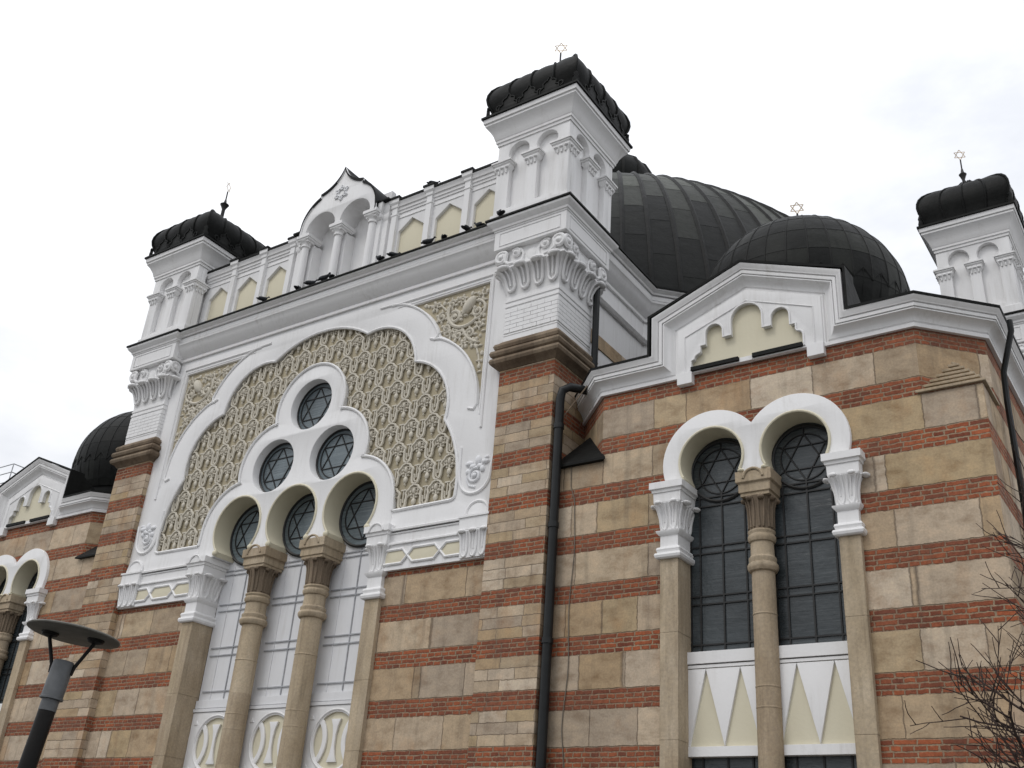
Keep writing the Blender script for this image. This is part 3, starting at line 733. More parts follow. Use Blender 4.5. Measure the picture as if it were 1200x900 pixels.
# ---- turrets
def turret(fl=False, plain=False):
    cx, cy, h = 4.9, .5, .77
    b = MB().sq(cx, cy, h - .115, h - .115, [(0, 5.0), (0, 6.9)])
    b.sq(cx, cy, h, h, [(.035, 5.05), (.035, 5.26), (0, 5.28)])
    def nic(c0):
        a = [(c0 - .19, 5.36), (c0 + .19, 5.36), (c0 + .19, 6.42)] + arc(c0, 6.58, .225, -34, 214, 20) + [(c0 - .19, 6.42)]
        return a
    for k in range(4):
        f = MB(); w = h if k % 2 == 0 else h - .117
        f.plate([(cx - w, 5.25), (cx + w, 5.25), (cx + w, 6.93), (cx - w, 6.93)], [nic(cx - .305), nic(cx + .305)], cy - h, cy - h + .116, .008)
        for x0, x1 in ((cx - h - .02, cx - .47), (cx - .145, cx + .145), (cx + .47, cx + h + .02)):
            m = (x0 + x1) / 2; hw = (x1 - x0) / 2; y = cy - h
            f.sq(m, y + .03, hw * .92, .05, [(-.05, 6.10), (-.03, 6.11), (-.03, 6.14), (-.05, 6.15)]); f.sq(m, y + .03, hw * .9, .05, [(-.03, 6.15), (-.01, 6.22), (.03, 6.30), (.03, 6.31)])
            for q in (-.5, 0, .5): f.ball((m + q * hw * 1.3, y - .03, 6.285), .045, .04, .03, 8, 5); f.tube([(m + q * hw, y - .015, 6.17), (m + q * hw * 1.1, y - .02, 6.27)], .018, 5)
            f.sq(m, y + .03, hw, .06, [(.01, 6.315), (.01, 6.34), (.035, 6.36), (.035, 6.385), (.055, 6.39), (.055, 6.425)])
        b.join(f, rot_xy(cx, cy, k))
    bo = b.build('turret', 'plaster', SYN, fl)
    MB().sq(cx, cy, h, h, [(-.05, 6.84), (.02, 6.845), (.025, 6.90), (.045, 6.91), (.05, 6.96), (.06, 6.97), (.085, 7.06), (.14, 7.17), (.195, 7.24), (.21, 7.255), (.21, 7.30), (.235, 7.31), (.245, 7.40)]).build('turret_cornice', 'plaster', bo, fl)
    ft_ = MB().sq(cx, cy, h, h, [(.23, 7.405), (.275, 7.41), (.275, 7.455), (.12, 7.50)])
    # ribbed cushion dome of sheet metal
    prof = [(.10, 7.46), (.115, 7.52), (.13, 7.60), (.165, 7.70), (.205, 7.80), (.225, 7.92), (.215, 8.03), (.175, 8.15), (.10, 8.26), (-.01, 8.36), (-.16, 8.46), (-.34, 8.56), (-.52, 8.67), (-.62, 8.76), (-.68, 8.85)]
    vs = []; fs = []; NS = 24
    dome = MB()
    for k in range(4):
        vs = []
        for o, z in prof:
            R = h + o
            for j in range(NS + 1):
                s_ = -1 + 2 * j / NS; t = (s_ + 1) * 2 % 1
                puff = .022 * math.sin(PI * t) * min(1, (R / h)) * (1 if o > -.3 else .4)
                vs.append((cx + s_ * R, cy - R - puff + .02 * abs(s_), z + puff * .6 * (1 if o < .15 and z > 8 else 0)))
        q = NS + 1; fs = [(i * q + j, i * q + j + 1, (i + 1) * q + j + 1, (i + 1) * q + j) for i in range(len(prof) - 1) for j in range(NS)]
        dome.join(MB().add(vs, fs), rot_xy(cx, cy, k))
    orn = MB()
    for k in range(4):
        f = MB()
        for s_ in (-1, -.5, 0, .5):
            f.tube([(cx + s_ * (h + o), cy - (h + o) - .012 + .02 * abs(s_), z + .008) for o, z in prof], .024, 6)
        for s_ in (() if plain else (-.5, 0, .5)):
            x = cx + s_ * (h + .13)
            og_ = [(-.20, 7.47), (-.20, 7.55), (-.13, 7.59), (-.14, 7.67), (-.09, 7.715), (-.055, 7.72), (0, 7.81)]
            og_ = og_ + [(-a, z) for a, z in og_[:-1]][::-1]
            f.plate([(x + a, z) for a, z in og_], [], cy - h - .255, cy - h - .13, .006)
            f.bead([(x + a, z) for a, z in og_], cy - h - .258, .018, 5)
        for s_ in (() if plain else (-.75, -.25, .25, .75)):
            x = cx + s_ * (h + .13); f.bead(circle(x, 7.565, .055, 10), cy - h - .235, .02, 5, True)
        og_ = [(-.05, 7.45), (-.06, 7.56), (-.03, 7.62), (-.05, 7.68), (0, 7.74), (.05, 7.68), (.03, 7.62), (.06, 7.56), (.05, 7.45)]
        g_ = MB().plate([(cx + a, z) for a, z in og_], [], cy - .03, cy + .03, .006)
        cA, sA = math.cos(PI / 4), math.sin(PI / 4)
        f.join(g_, lambda p: (cx + (p.x - cx) * cA - (p.y - cy) * sA + h + .19, cy + (p.x - cx) * sA + (p.y - cy) * cA - h - .19, p.z))
        orn.join(f, rot_xy(cx, cy, k))
    ft_.build('metal_flashing', 'black', bo, fl)
    dome.keepnormals = False
    do = dome.build('cushion_dome', 'lead', bo, fl, smooth=40)
    orn.build('dome_ornament', 'lead', bo, fl)
    return bo
def finial(parent, x, y, z, fl, turn=0., s=1., urn=True, us=.85):
    f = MB()
    if urn: f.lathe(0, 0, [(.05 * us, -.35), (.05 * us, -.1), (.09 * us, -.02), (.13 * us, .04), (.10 * us, .06), (.03, .065)], 12); f.lathe(0, 0, [(.05, .05), (.02, .2)], 10)
    f.tube([(0, 0, -.2), (0, 0, .44 * s)], .018, 6)
    f.moved(lambda p: (p.x + x, p.y + y, p.z + z)); fo = f.build('finial', 'iron', parent, fl)
    t = MB(); star(t, 0, 0, 0, .14 * s, .0095)
    c, s_ = math.cos(turn), math.sin(turn)
    t.moved(lambda p: (x + p.x * c, y + p.x * s_, p.z + z + .58 * s)); t.build('star', 'gilt', fo, fl)
    return fo
TUR = []
for fl in (False, True):
    corner_pier(fl); t_ = turret(fl); TUR.append(t_)
    finial(t_, 4.85, .5, 9.24 if fl else 9.06, fl, math.radians(25 if not fl else 62))

# ---- main octagonal block behind the facade, with its cornice
OCT = [(-5.45, .9), (5.45, .9), (5.45, 3.0), (9.9, 7.45), (9.9, 14.5), (5.45, 19), (-5.45, 19), (-9.9, 14.5), (-9.9, 7.45), (-5.45, 3.0)]
mb_ = MB().prism(OCT, -7.4, 5.03).build('main_block', 'plaster', SYN)
for fl in (False, True):
    path = [(5.45, .95, 4.44), (5.45, 3.0, 4.44), (9.9, 7.45, 4.44), (9.9, 12, 4.44)]
    outs = [(1, 0, 0), (.7071, -.7071, 0), (1, 0, 0)]
    MB().sweep(path, outs, CORN).build('cornice', 'plaster', mb_, fl)
    MB().sweep([(x, y, 5.041) for x, y, z in path], outs, [(0, 0), (0, .375), (.03, .375), (.07, -.4), (0, -.4)]).build('metal_flashing', 'black', mb_, fl)
    MB().sweep([(5.45, .95, 3.04), (5.45, 3.0, 3.04), (9.9, 7.45, 3.04)], outs[:2], [(0, 0), (0, .02), (.26, .02), (.26, 0)]).build('brick_strip', 'masonry', mb_, fl)
    MB().sweep([(5.45, .95, 3.95), (5.45, 3.0, 3.95), (9.9, 7.45, 3.95)], outs[:2], [(0, 0), (0, .06), (.05, .10), (.08, .10), (.10, .03), (.10, 0)]).build('moulding', 'plaster', mb_, fl)
MB().prism([(x * .985, 10 + (y - 10) * .985) for x, y in OCT], 5.0, 5.10).build('roof_deck', 'black', mb_)

# ---- main dome: standing-seam sheets, lantern on top
def seam_dome(C, R, el0, el1, nrib, rowdeg, rib_r, light=True, stagger=.5, rib0=None):
    m = MB(); r_ = random.Random(3); sub = 3
    rowdeg = (el1 - el0) / max(1, round((el1 - el0) / rowdeg))
    for k in range(nrib):
        rows = [el0]; e = el0 + rowdeg * (.35 + stagger * (k % 2) + (.03 * r_.random())) 
        while e < el1 - .5: rows.append(e); e += rowdeg
        rows.append(el1)
        for a, b in zip(rows, rows[1:]):
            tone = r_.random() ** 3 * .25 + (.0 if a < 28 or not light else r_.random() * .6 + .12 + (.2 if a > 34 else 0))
            nn = max(2, int((b - a) / 2.4)); vs = []; fs = []
            for i in range(nn + 1):
                e_ = math.radians(lerp(a, b, i / nn)); lift = .0
                rr = R + (.008 if i == 0 else .004)      # each sheet laps over the one below
                for j in range(sub + 1):
                    az = 2 * PI * (k + j / sub) / nrib
                    vs.append((C[0] + rr * math.cos(e_) * math.sin(az), C[1] - rr * math.cos(e_) * math.cos(az), C[2] + rr * math.sin(e_)))
            q = sub + 1
            fs = [(i * q + j, i * q + j + 1, (i + 1) * q + j + 1, (i + 1) * q + j) for i in range(nn) for j in range(sub)]
            bot = [(C[0] + (R - .02) * math.cos(math.radians(a)) * math.sin(2 * PI * (k + j / sub) / nrib), C[1] - (R - .02) * math.cos(math.radians(a)) * math.cos(2 * PI * (k + j / sub) / nrib), C[2] + (R - .02) * math.sin(math.radians(a))) for j in range(q)]
            o = len(vs); vs += bot; fs += [(o + j, o + j + 1, j + 1, j) for j in range(sub)]
            m.add(vs, fs, tone + 1e-4)
    rib = MB()
    for k in range(nrib):
        az = 2 * PI * k / nrib
        rib.tube([(C[0] + R * math.cos(math.radians(e)) * math.sin(az), C[1] - R * math.cos(math.radians(e)) * math.cos(az), C[2] + R * math.sin(math.radians(e))) for e in [lerp(el0 if rib0 is None else rib0, el1, i / 26) for i in range(27)]], rib_r, 5)
    return m, rib
DC = (0, 11, 3.25)
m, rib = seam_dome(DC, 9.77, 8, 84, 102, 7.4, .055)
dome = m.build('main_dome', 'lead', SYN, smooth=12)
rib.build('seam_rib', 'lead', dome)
lan = MB().lathe(0, 11, [(1.6, 12.8), (1.5, 13.1), (1.25, 13.15), (1.2, 14.3), (1.35, 14.4), (1.4, 14.55)], 24); lan.lathe(0, 11, [(1.3, 14.5), (1.42, 14.8), (1.40, 15.2), (1.2, 15.6), (.8, 15.95), (.3, 16.15), (.05, 16.5)], 24)
for k in range(16):
    a = 2 * PI * k / 16
    lan.tube([(r * math.cos(a), 11 + r * math.sin(a), z) for r, z in ((1.3, 14.5), (1.42, 14.8), (1.40, 15.2), (1.2, 15.6), (.8, 15.95), (.3, 16.15))], .05, 5)
lan.build('lantern', 'lead', dome)

# ---- lower corner bays with paired windows, stepped gables and small domes
def bay(fl):
    WX0, WX1, XC = 5.45, 11.65, 8.685
    hole = [(7.56, -5.6), (9.81, -5.6), (9.81, -.1)] + arc(9.28, -.01, .62, 0, 130, 12) + arc(8.09, -.01, .62, 50, 180, 12) + [(7.56, -.1)]
    wall = [(WX0, -7.4), (WX1, -7.4), (WX1, .42), (10.93, .42), (10.93, 1.41), (6.32, 1.41), (6.32, .32), (WX0, .32)]
    w = MB().plate(wall, [hole], .10, .62, .006)
    w.prism([(6.32, .1), (6.75, .6), (5.3, 2.0), (5.3, 1.1)], .30, 1.36)
    w.prism([(10.93, .1), (11.65, .82), (11.0, 1.3), (10.4, .6)], .40, 1.36)
    w.box(11.15, 11.65, .60, 6.5, -7.4, .42); w.box(11.15, 11.648, .82, 6.5, .40, 1.36)
    wo = w.build('bay_wall', 'masonry', SYN, fl)
    # stone broach at the outer corner
    b = MB()
    for i in range(6):
        t0 = i / 6; mx, my = 11.29, .46
        P = [(10.86, .06), (11.69, .06), (11.69, .88)]
        pl = [(lerp(x, mx, t0), lerp(y, my, t0)) for x, y in P]; z = .40 + i * .088
        b.prism(pl, z, z + .036); t1 = (i + 1) / 6 + .06; b.prism([(lerp(x, mx, t1), lerp(y, my, t1)) for x, y in P], z + .034, z + .09)
    b.build('stone_broach', 'stone', wo, fl)
    n = MB(); base = [(5.50, .02), (6.42, .02), (5.50, 1.0)]
    n.add([(x, y, .32) for x, y in base] + [(5.80, .62, 1.0)] + [(x, y, .285) for x, y in base], [(0, 1, 3), (1, 2, 3), (2, 0, 3), (4, 6, 5), (0, 4, 5, 1), (1, 5, 6, 2), (2, 6, 4, 0)])
    n.build('corner_flashing', 'lead', wo, fl)
    # cornice climbing over the gable
    PR = [(0, 0), (0, .05), (.045, .055), (.055, .03), (.07, .03), (.085, .05), (.115, .06), (.15, .085), (.18, .125), (.20, .17), (.215, .17), (.215, .145), (.228, .145), (.23, .18), (.275, .185), (.277, .165), (.29, .165), (.292, .195), (.32, .205), (.345, .23), (.37, .24), (.37, 0)]
    d = .7071
    path = [(5.45, .97, 1.35), (6.32, .10, 1.35), (7.62, .10, 1.35), (7.62, .10, 2.12), (XC, .10, 2.54), (9.75, .10, 2.12), (9.75, .10, 1.35), (10.93, .10, 1.35), (11.65, .82, 1.35), (11.65, 6.5, 1.35)]
    outs = [(-d, -d, 0)] + [(0, -1, 0)] * 6 + [(d, -d, 0), (1, 0, 0)]
    c = MB().sweep(path, outs, PR)
    gpoly = [(7.60, 1.385), (9.77, 1.385), (9.77, 2.14), (XC, 2.56), (7.60, 2.14)]
    lobes = [(7.81, 1.42), (9.50, 1.42), (9.50, 1.60)] + arc(9.42, 1.60, .08, 0, 90, 4) + [(9.40, 1.70), (9.40, 1.80), (9.32, 1.80), (9.32, 1.95)] + arc(9.18, 1.98, .14, 0, 180, 10) + [(9.04, 1.86), (8.92, 1.86), (8.92, 2.06)] + arc(8.68, 2.09, .24, 0, 180, 14) + \
            [(8.44, 1.86), (8.32, 1.86), (8.32, 1.95)] + arc(8.18, 1.98, .14, 0, 180, 10) + [(8.04, 1.80), (7.96, 1.80), (7.96, 1.70), (7.94, 1.68)] + arc(7.94, 1.60, .08, 90, 180, 4) + [(7.81, 1.58)]
    c.plate(gpoly, [lobes], .03, .30, .008)
    c.bead([(x, z) for x, z in lobes[1:]] + [lobes[0]], .026, .018, 5)
    c.bead([(7.72, 1.40), (7.72, 2.0), (8.685, 2.37), (9.65, 2.0), (9.65, 1.40)], .028, .014, 4)
    c.box(7.60, 7.83, -.0, .14, 1.22, 1.40); c.box(9.54, 9.77, -.0, .14, 1.22, 1.40); c.box(8.56, 8.75, .02, .16, 1.38, 1.45)
    co = c.build('gable_cornice', 'plaster', wo, fl)
    MB().slab([(7.7, 1.35), (9.62, 1.35), (9.62, 2.1), (8.68, 2.42), (7.7, 2.1)], .10, .16).build('cream_panel', 'cream', co, fl)
    f = MB()
    for a, b_ in ((7.82, 8.55), (8.76, 9.48)): f.box(a, b_, -.01, .12, 1.405, 1.465)
    f.build('vent_slot', 'black', co, fl)
    # sheet-metal edge and the roofs behind
    r = MB(); pe = []
    pa = [(5.45, .97, 1.722), (6.32, .10, 1.722), (7.22, .10, 1.722), (7.25 - .03, .10, 2.385), (XC, .10, 2.942), (10.15, .10, 2.385), (10.15, .10, 1.722), (10.93, .10, 1.722), (11.65, .82, 1.722), (11.65, 6.5, 1.722)]
    r.sweep(pa, outs, [(0, -.1), (0, .25), (.035, .255), (.04, -.1)])
    r.build('metal_flashing', 'black', co, fl)
    q = MB().prism([(5.3, 1.1), (6.32, .12), (10.93, .12), (11.63, .82), (11.63, 6.5), (5.3, 6.5)], 1.30, 1.73)
    A = [(7.19, 1.70), (10.18, 1.70), (10.18, 2.40), (XC, 2.925), (7.19, 2.40)]
    B = [(7.19, 1.69), (10.18, 1.69), (10.18, 1.76), (XC, 2.55), (7.19, 1.76)]
    q.add([(x, -.07, z) for x, z in A] + [(x, 1.25, z) for x, z in B], [(0, 1, 2, 3, 4), (9, 8, 7, 6, 5)] + [((i + 1) % 5, i, i + 5, (i + 1) % 5 + 5) for i in range(5)])
    q.moved(lambda p: p if p.y > -.05 or p.z < 1.0 else Vector((p.x, .12, p.z)))
    q.build('metal_roof', 'black', wo, fl)
    # small dome
    SC, R = (8.65, 2.7, 3.5), 1.72
    m, rib = seam_dome(SC, R, -28, 82, 32, 15, .016, False, 0., -7)
    dm = m.build('small_dome', 'lead', SYN, fl, smooth=12)
    k = MB(); k.lathe(SC[0], SC[1], [(1.44, 1.5), (1.50, 2.72), (1.4, 2.76)], 32)
    pt = lambda ang, el, o=.004: (SC[0] + (R + o) * math.cos(math.radians(el)) * math.sin(ang), SC[1] - (R + o) * math.cos(math.radians(el)) * math.cos(ang), SC[2] + (R + o) * math.sin(math.radians(el)))
    for j in range(32):                                       # pointed lower sheets set between the seams
        a = 2 * PI * j / 32; a2 = a + PI / 32
        k.tube([pt(a, -7), pt(a2, -1), pt(a + 2 * PI / 32, -7)], .016, 4); k.tube([pt(a2, -1), pt(a2, -14), pt(a2, -28)], .016, 4)
    k.build('dome_skirt', 'lead', dm, fl)
    rib.build('seam_rib', 'lead', dm, fl)
    finial(dm, 8.66, 2.7, 5.26, fl, math.radians(20), .92, False)
    # paired horseshoe windows
    o = []
    oR = arc(9.28, -.01, .735, -22, 143.6, 22); oL = mirx(oR, XC)
    outline = oR + oL[1:]
    for cx in (8.09, 9.28): outline += arch_feet(cx, .47, -.01, -.235, -.285)[::-1]
    ap = MB().plate(outline, [], .035, .45, .012); apo = ap.build('window_arch', 'plaster', SYN, fl)
    so = MB()
    for cx in (8.09, 9.28):
        a = arch_feet(cx, .47, -.01, -.235, -.285); n_ = len(a); r2 = [(cx + (x - cx) * .98, z - (.0 if z < -.2 else .01 * (z + .3))) for x, z in a]
        so.bead(a[1:-1], .03, .019)
        vs = [(x, .045, z) for x, z in r2] + [(x, .44, z) for x, z in r2] + [(x, .045, z) for x, z in a] + [(x, .44, z) for x, z in a]; fs = []
        for i in range(n_ - 1): fs += [(i, i + 1, n_ + i + 1, n_ + i), (2 * n_ + i + 1, 2 * n_ + i, 3 * n_ + i, 3 * n_ + i + 1), (i + 1, i, 2 * n_ + i, 2 * n_ + i + 1), (n_ + i, n_ + i + 1, 3 * n_ + i + 1, 3 * n_ + i)]
        fs += [(0, n_, 3 * n_, 2 * n_), (n_ - 1, 3 * n_ - 1, 4 * n_ - 1, 2 * n_ - 1)]
        so.add(vs, fs)
        for s_ in (-1, 1): so.ball((cx + s_ * .43, .03, -.262), .045, .04, .028, 10, 6)
    so.build('arch_soffit', 'cream', apo, fl)
    for cx, x0, x1 in ((8.075, 7.58, 8.69), (9.28, 8.69, 9.79)):
        g = MB().box(x0, x1, .42, .46, -5.6, .55).build('window', 'glass', SYN, fl)
        t = MB(); yy = .412
        t.bead(circle(cx, -.05, .45, 32), yy, .024, 6, True); t.bead(circle(cx, -.05, .335, 28), yy, .012, 5, True); star(t, cx, yy, -.05, .335, .012)
        for a in (30, 90, 150, 210, 330): t.tube([(cx + .335 * math.cos(math.radians(a)), yy, -.05 + .335 * math.sin(math.radians(a))), (cx + .46 * math.cos(math.radians(a)), yy, -.05 + .46 * math.sin(math.radians(a)))], .012, 5)
        for z in (-.42, -.55, -1.13, -1.23, -1.82, -1.93, -2.47, -4.05, -4.15, -4.8): t.box(cx - .52, cx + .52, yy - .014, .425, z - .010, z + .010)
        for dx in (-.33, 0, .33): t.box(cx + dx - .011, cx + dx + .011, yy - .012, .425, -5.5, -.39 + .02 * (dx == 0))
        t.box(cx - .52, cx - .46, yy - .01, .425, -5.5, .0)
        t.build('tracery', 'iron', g, fl)
        p = MB().box(x0, x1, .30, .46, -3.88, -3.76); p.box(x0, x1, .29, .46, -2.735, -2.58); p.box(x0, x1, .305, .46, -2.79, -2.75)
        for k_ in range(3):                                     # white teeth between the cream triangles
            pass
        tx = [cx - .235 - .46, cx - .235, cx + .235, cx + .235 + .46]
        for a, b_ in ((cx - .235, cx + .235),): p.plate([(a, -2.80), (cx, -3.755), (b_, -2.80)], [], .31, .37, .004)
        p.plate([(x0, -2.80), (x0, -3.755), (max(x0, cx - .47), -3.755), (cx - .235, -2.80)], [], .31, .37, .004)
        p.plate([(x1, -2.80), (cx + .235, -2.80), (min(x1, cx + .47), -3.755), (x1, -3.755)], [], .31, .37, .004)
        po = p.build('window_apron', 'plaster', SYN, fl)
        MB().box(x0, x1, .345, .415, -3.80, -2.75).build('cream_triangles', 'cream', po, fl)
    for x0, x1 in ((7.33, 7.595), (9.775, 10.04)): pilaster(x0, x1, .02, .44, -.285, 1.085, -5.6, fl, True)
    column(8.69, .26, .15, -.285, -5.6, .25, .24, fl)
def mirx(pts, c): return [(2 * c - x, z) for x, z in pts][::-1]
for fl in (False, True): bay(fl)

# ---- far wing on the right with its own corner pier and turret
wing = MB().box(9.95, 11.3, 7.6, 19, -7.4, 4.46).build('wing_wall', 'plaster', SYN)
def dup(o, parent, loc, scale):
    c = o.copy(); COL.objects.link(c); c.parent = parent
    if loc is not None: c.location = loc; c.scale = scale
    for ch in [x for x in bpy.data.objects if x.parent == o]: dup(ch, c, None, None)
    return c
s_ = .90
piers = [o for o in SYN.children if o.name.startswith('corner_pier')]
tw = turret(False, True); finial(tw, 4.85, .5, 9.08, False, math.radians(20), 1.0, True, .7); tw.location = (10.80 - s_ * 4.9, 7.55 - s_ * .5, 0); tw.scale = (s_, s_, 1)
dup(piers[0], SYN, (10.80 - s_ * 4.985 + .05, 7.55 - s_ * .435, 0), (s_, s_, 1))

# ---- rainwater pipes
p = MB(); p.tube([(5.62, -.04, -7.4), (5.62, -.04, 1.42), (5.66, -.05, 1.55), (5.75, .02, 1.62), (6.0, .45, 1.66)], .070, 12)
for z in (-6, -4.2, -2.4, -.7, .9): p.lathe(5.62, -.04, [(.083, z), (.083, z + .08)], 14)
p.tube([(5.62, .95, 1.75), (5.62, .95, 4.2)], .06, 8)
p.box(5.5, 5.9, .62, 1.05, 1.7, 1.82)
p.build('rainwater_pipe', 'pipe', SYN)
v = MB(); v.add([(5.60, .02, 1.05), (5.64, -.02, 1.05), (6.12, .22, 1.86), (6.08, .26, 1.86), (5.60, .02, 1.08), (5.64, -.02, 1.08), (6.12, .22, 1.90), (6.08, .26, 1.90)], [(0, 1, 2, 3), (7, 6, 5, 4), (0, 4, 5, 1), (1, 5, 6, 2), (2, 6, 7, 3), (3, 7, 4, 0)])
v.build('rain_flashing', 'brownstone', SYN)
p = MB(); p.tube([(11.95, 1.0, 1.66), (11.95, 1.0, 1.5), (11.76, 1.15, 1.0), (11.74, 1.2, .6), (11.74, 1.2, -7.4)], .04, 8)
p.tube([(11.78, 2.2, .3), (11.78, 2.2, -7.4)], .04, 8)
p.build('rainwater_pipe', 'pipe', SYN)

# ================================================================== things on and around the building
cab = MB(); r_ = random.Random(5); pts = []
cabx = [(5.80, .35), (5.81, .0), (5.89, -.3), (5.92, -1.0), (5.87, -1.9), (5.90, -2.7), (5.84, -3.5), (5.89, -4.0), (5.86, -5.5), (5.88, -7.3)]
for i in range(41):
    q = i / 40 * (len(cabx) - 1); k = min(int(q), len(cabx) - 2); t = q - k; t = t * t * (3 - 2 * t)
    pts.append((lerp(cabx[k][0], cabx[k + 1][0], t), .085, lerp(cabx[k][1], cabx[k + 1][1], q - k)))
tag(cab.tube(pts, .007, 5).build('hanging_cable', 'cable'), 'thin grey cable hanging loosely down the striped wall beside the black drainpipe', 'cable')

def pigeon(loc, rz, label):
    body = MB(); sec = [(-.19, .005, .03, .006), (-.17, .01, .035, .012), (-.10, .02, .04, .028), (-.03, .035, .062, .058), (.04, .05, .066, .068), (.09, .075, .05, .055), (.12, .11, .033, .036), (.135, .145, .028, .03), (.15, .165, .027, .028), (.17, .168, .02, .02), (.185, .162, .008, .009), (.205, .155, .003, .003)]
    vs = []; fs = []; n = 10
    for x, z, w, h in sec:
        for j in range(n):
            a = 2 * PI * j / n; vs.append((x, w * math.cos(a), z + .085 + h * math.sin(a)))
    for i in range(len(sec) - 1):
        for j in range(n): fs.append((i * n + j, i * n + (j + 1) % n, (i + 1) * n + (j + 1) % n, (i + 1) * n + j))
    fs += [tuple(range(n)), tuple(range((len(sec) - 1) * n, len(sec) * n))]
    body.add(vs, fs)
    for s_ in (-1, 1): body.tube([(.0, s_ * .025, .07), (.01, s_ * .028, .0)], .007, 5); body.tube([(-.02, s_ * .028, .004), (.045, s_ * .03, .004)], .006, 4)
    o = thing('pigeon', label, 'pigeon', (loc[0], loc[1], loc[2] + Z0), 'pigeons perched on the facade', rz)
    body.moved(lambda p: (p.x, p.y, p.z - Z0)); body.build('body', 'feather', o)
    for s_ in (-1, 1):
        w = MB().ball((-.04, s_ * .055, .128), .11, .016, .040, 10, 6); w.moved(lambda p: (p.x, p.y, p.z + (p.x + .04) * .18 - Z0)); w.build('wing', 'feather', o)
    o.scale = (.74, .74, .74); return o
PIG = [(-1.62, -.28, 5.078, 1.2, 'dark pigeon on the cornice ledge just left of the gable, near the cream panel'),
       (-.66, -.24, 5.078, 2.0, 'dark pigeon on the ledge between the left and middle gable columns, nearer the left one'),
       (-.28, -.26, 5.078, .8, 'dark pigeon on the ledge just left of the middle gable column base'),
       (.10, -.27, 5.078, 0.2, 'left one of two pigeons huddled right of the middle gable column base'),
       (.26, -.24, 5.078, 2.6, 'right one of two pigeons huddled right of the middle gable column base'),
       (1.55, -.28, 5.078, 2.9, 'flat crouching pigeon on the cornice under the first cream panel right of the gable'),
       (1.86, -.24, 5.078, 1.1, 'upright pigeon on the cornice under the first cream panel right of the gable'),
       (2.72, -.27, 5.078, .4, 'left one of two pigeons under the middle cream panel on the right'),
       (3.06, -.24, 5.078, 2.4, 'right one of two pigeons beside the middle cream panel on the right'),
       (3.60, -.27, 5.078, 1.5, 'left one of two pigeons at the foot of the panel next to the tall turret'),
       (3.86, -.24, 5.078, 3.0, 'right one of two pigeons at the foot of the panel next to the tall turret'),
       (4.38, -.33, 5.10, 2.7, 'grey pigeon sitting on the ledge at the foot of the tall right turret'),
       (2.30, .08, 6.853, 1.0, 'pigeon silhouetted on top of the parapet post right of the gable')]
for x, y, z, a, lab in PIG: pigeon((x, y - .05 if z < 6 else y, z), a, lab)

# street lamp
LP = (5.25, -7.0)
lamp = thing('street_lamp', 'modern street lamp with a flat grey disc on a black pole before the striped wall', 'street lamp', (LP[0], LP[1], 0))
def lb(mb, name, mat, par=lamp): 
    mb.moved(lambda p: (p.x, p.y, p.z - Z0)); return mb.build(name, mat, par)
HD = 3.50
_a = math.radians(4.8); lamp.rotation_euler = Matrix.Rotation(_a, 3, Vector((-.84, .543, 0))).to_euler()
lamp.location = (LP[0] - .543 * HD * math.sin(_a), LP[1] - .84 * HD * math.sin(_a), 0)
lb(MB().lathe(0, 0, [(.12, 0), (.12, .5), (.078, .55), (.070, HD - .63)], 20), 'pole', 'blackpaint')
c = MB().lathe(0, 0, [(.072, HD - .64), (.072, HD - .53)], 24); c.lathe(0, 0, [(.097, HD - .545), (.097, HD - .53), (.090, HD - .525), (.088, HD - .24), (.08, HD - .225)], 28); lb(c, 'collar', 'zinc')
ca = math.radians(38); cc, ss = math.cos(ca), math.sin(ca)
for s_ in (-1, 1):
    b = MB().tube([(s_ * .088 * cc, s_ * .088 * ss, HD - .33), (s_ * .098 * cc, s_ * .098 * ss, HD - .26), (s_ * .20 * cc, s_ * .20 * ss, HD - .03)], .016, 8)
    b.lathe(s_ * .20 * cc, s_ * .20 * ss, [(.02, HD - .045), (.065, HD - .03), (.075, HD - .012), (.075, HD - .004)], 16); lb(b, 'bracket', 'blackpaint')
d = MB().lathe(0, 0, [(.02, HD - .004), (.375, HD - .004), (.392, HD + .003), (.395, HD + .012), (.385, HD + .022), (.25, HD + .05), (.03, HD + .07)], 56); lb(d, 'lamp_disc', 'shade')

# bare tree at the lower right
def bare_tree(base, label):
    o = thing('bare_tree', label, 'tree', (base[0], base[1], 0)); tr_ = MB(); cr = MB(); R = random.Random(21)
    def grow(p, d, L, r, depth):
        k = 5 if depth < 4 else 4; pts = [p.copy()]; q = p.copy(); dd = d.copy()
        for i in range(k):
            dd = (dd + Vector((R.uniform(-1, 1), R.uniform(-1, 1), R.uniform(-.5, .9))) * .16).normalized(); q = q + dd * (L / k); pts.append(q.copy())
        (tr_ if depth == 0 else cr).tube(pts, r, 7 if depth < 2 else (5 if depth < 3 else 4), False, r * .62)
        if depth >= 5: return
        n = (7, 6, 5, 4, 3)[depth]
        for i in range(n):
            t = lerp(.28, 1, (i + .6) / n); idx = min(int(t * k), k - 1); s0 = pts[idx].lerp(pts[idx + 1], t * k - idx)
            ax = dd.orthogonal().normalized(); ax.rotate(Matrix.Rotation(R.uniform(0, 2 * PI), 3, dd))
            nd = (dd * R.uniform(.55, .95) + ax * R.uniform(.45, .8) + Vector((0, 0, .18))).normalized()
            grow(s0, nd, L * R.uniform(.52, .72), max(r * R.uniform(.42, .56), .0032), depth + 1)
    grow(Vector((0, 0, 0)), Vector((-.03, .02, 1)), 2.2, .06, 0)
    for m_, nm in ((tr_, 'trunk'), (cr, 'crown')):
        m_.moved(lambda p: (p.x, p.y, p.z - Z0)); m_.build(nm, 'bark', o)
bare_tree((13.68, -5.8), 'bare leafless tree with fine dark twigs in front of the right corner')

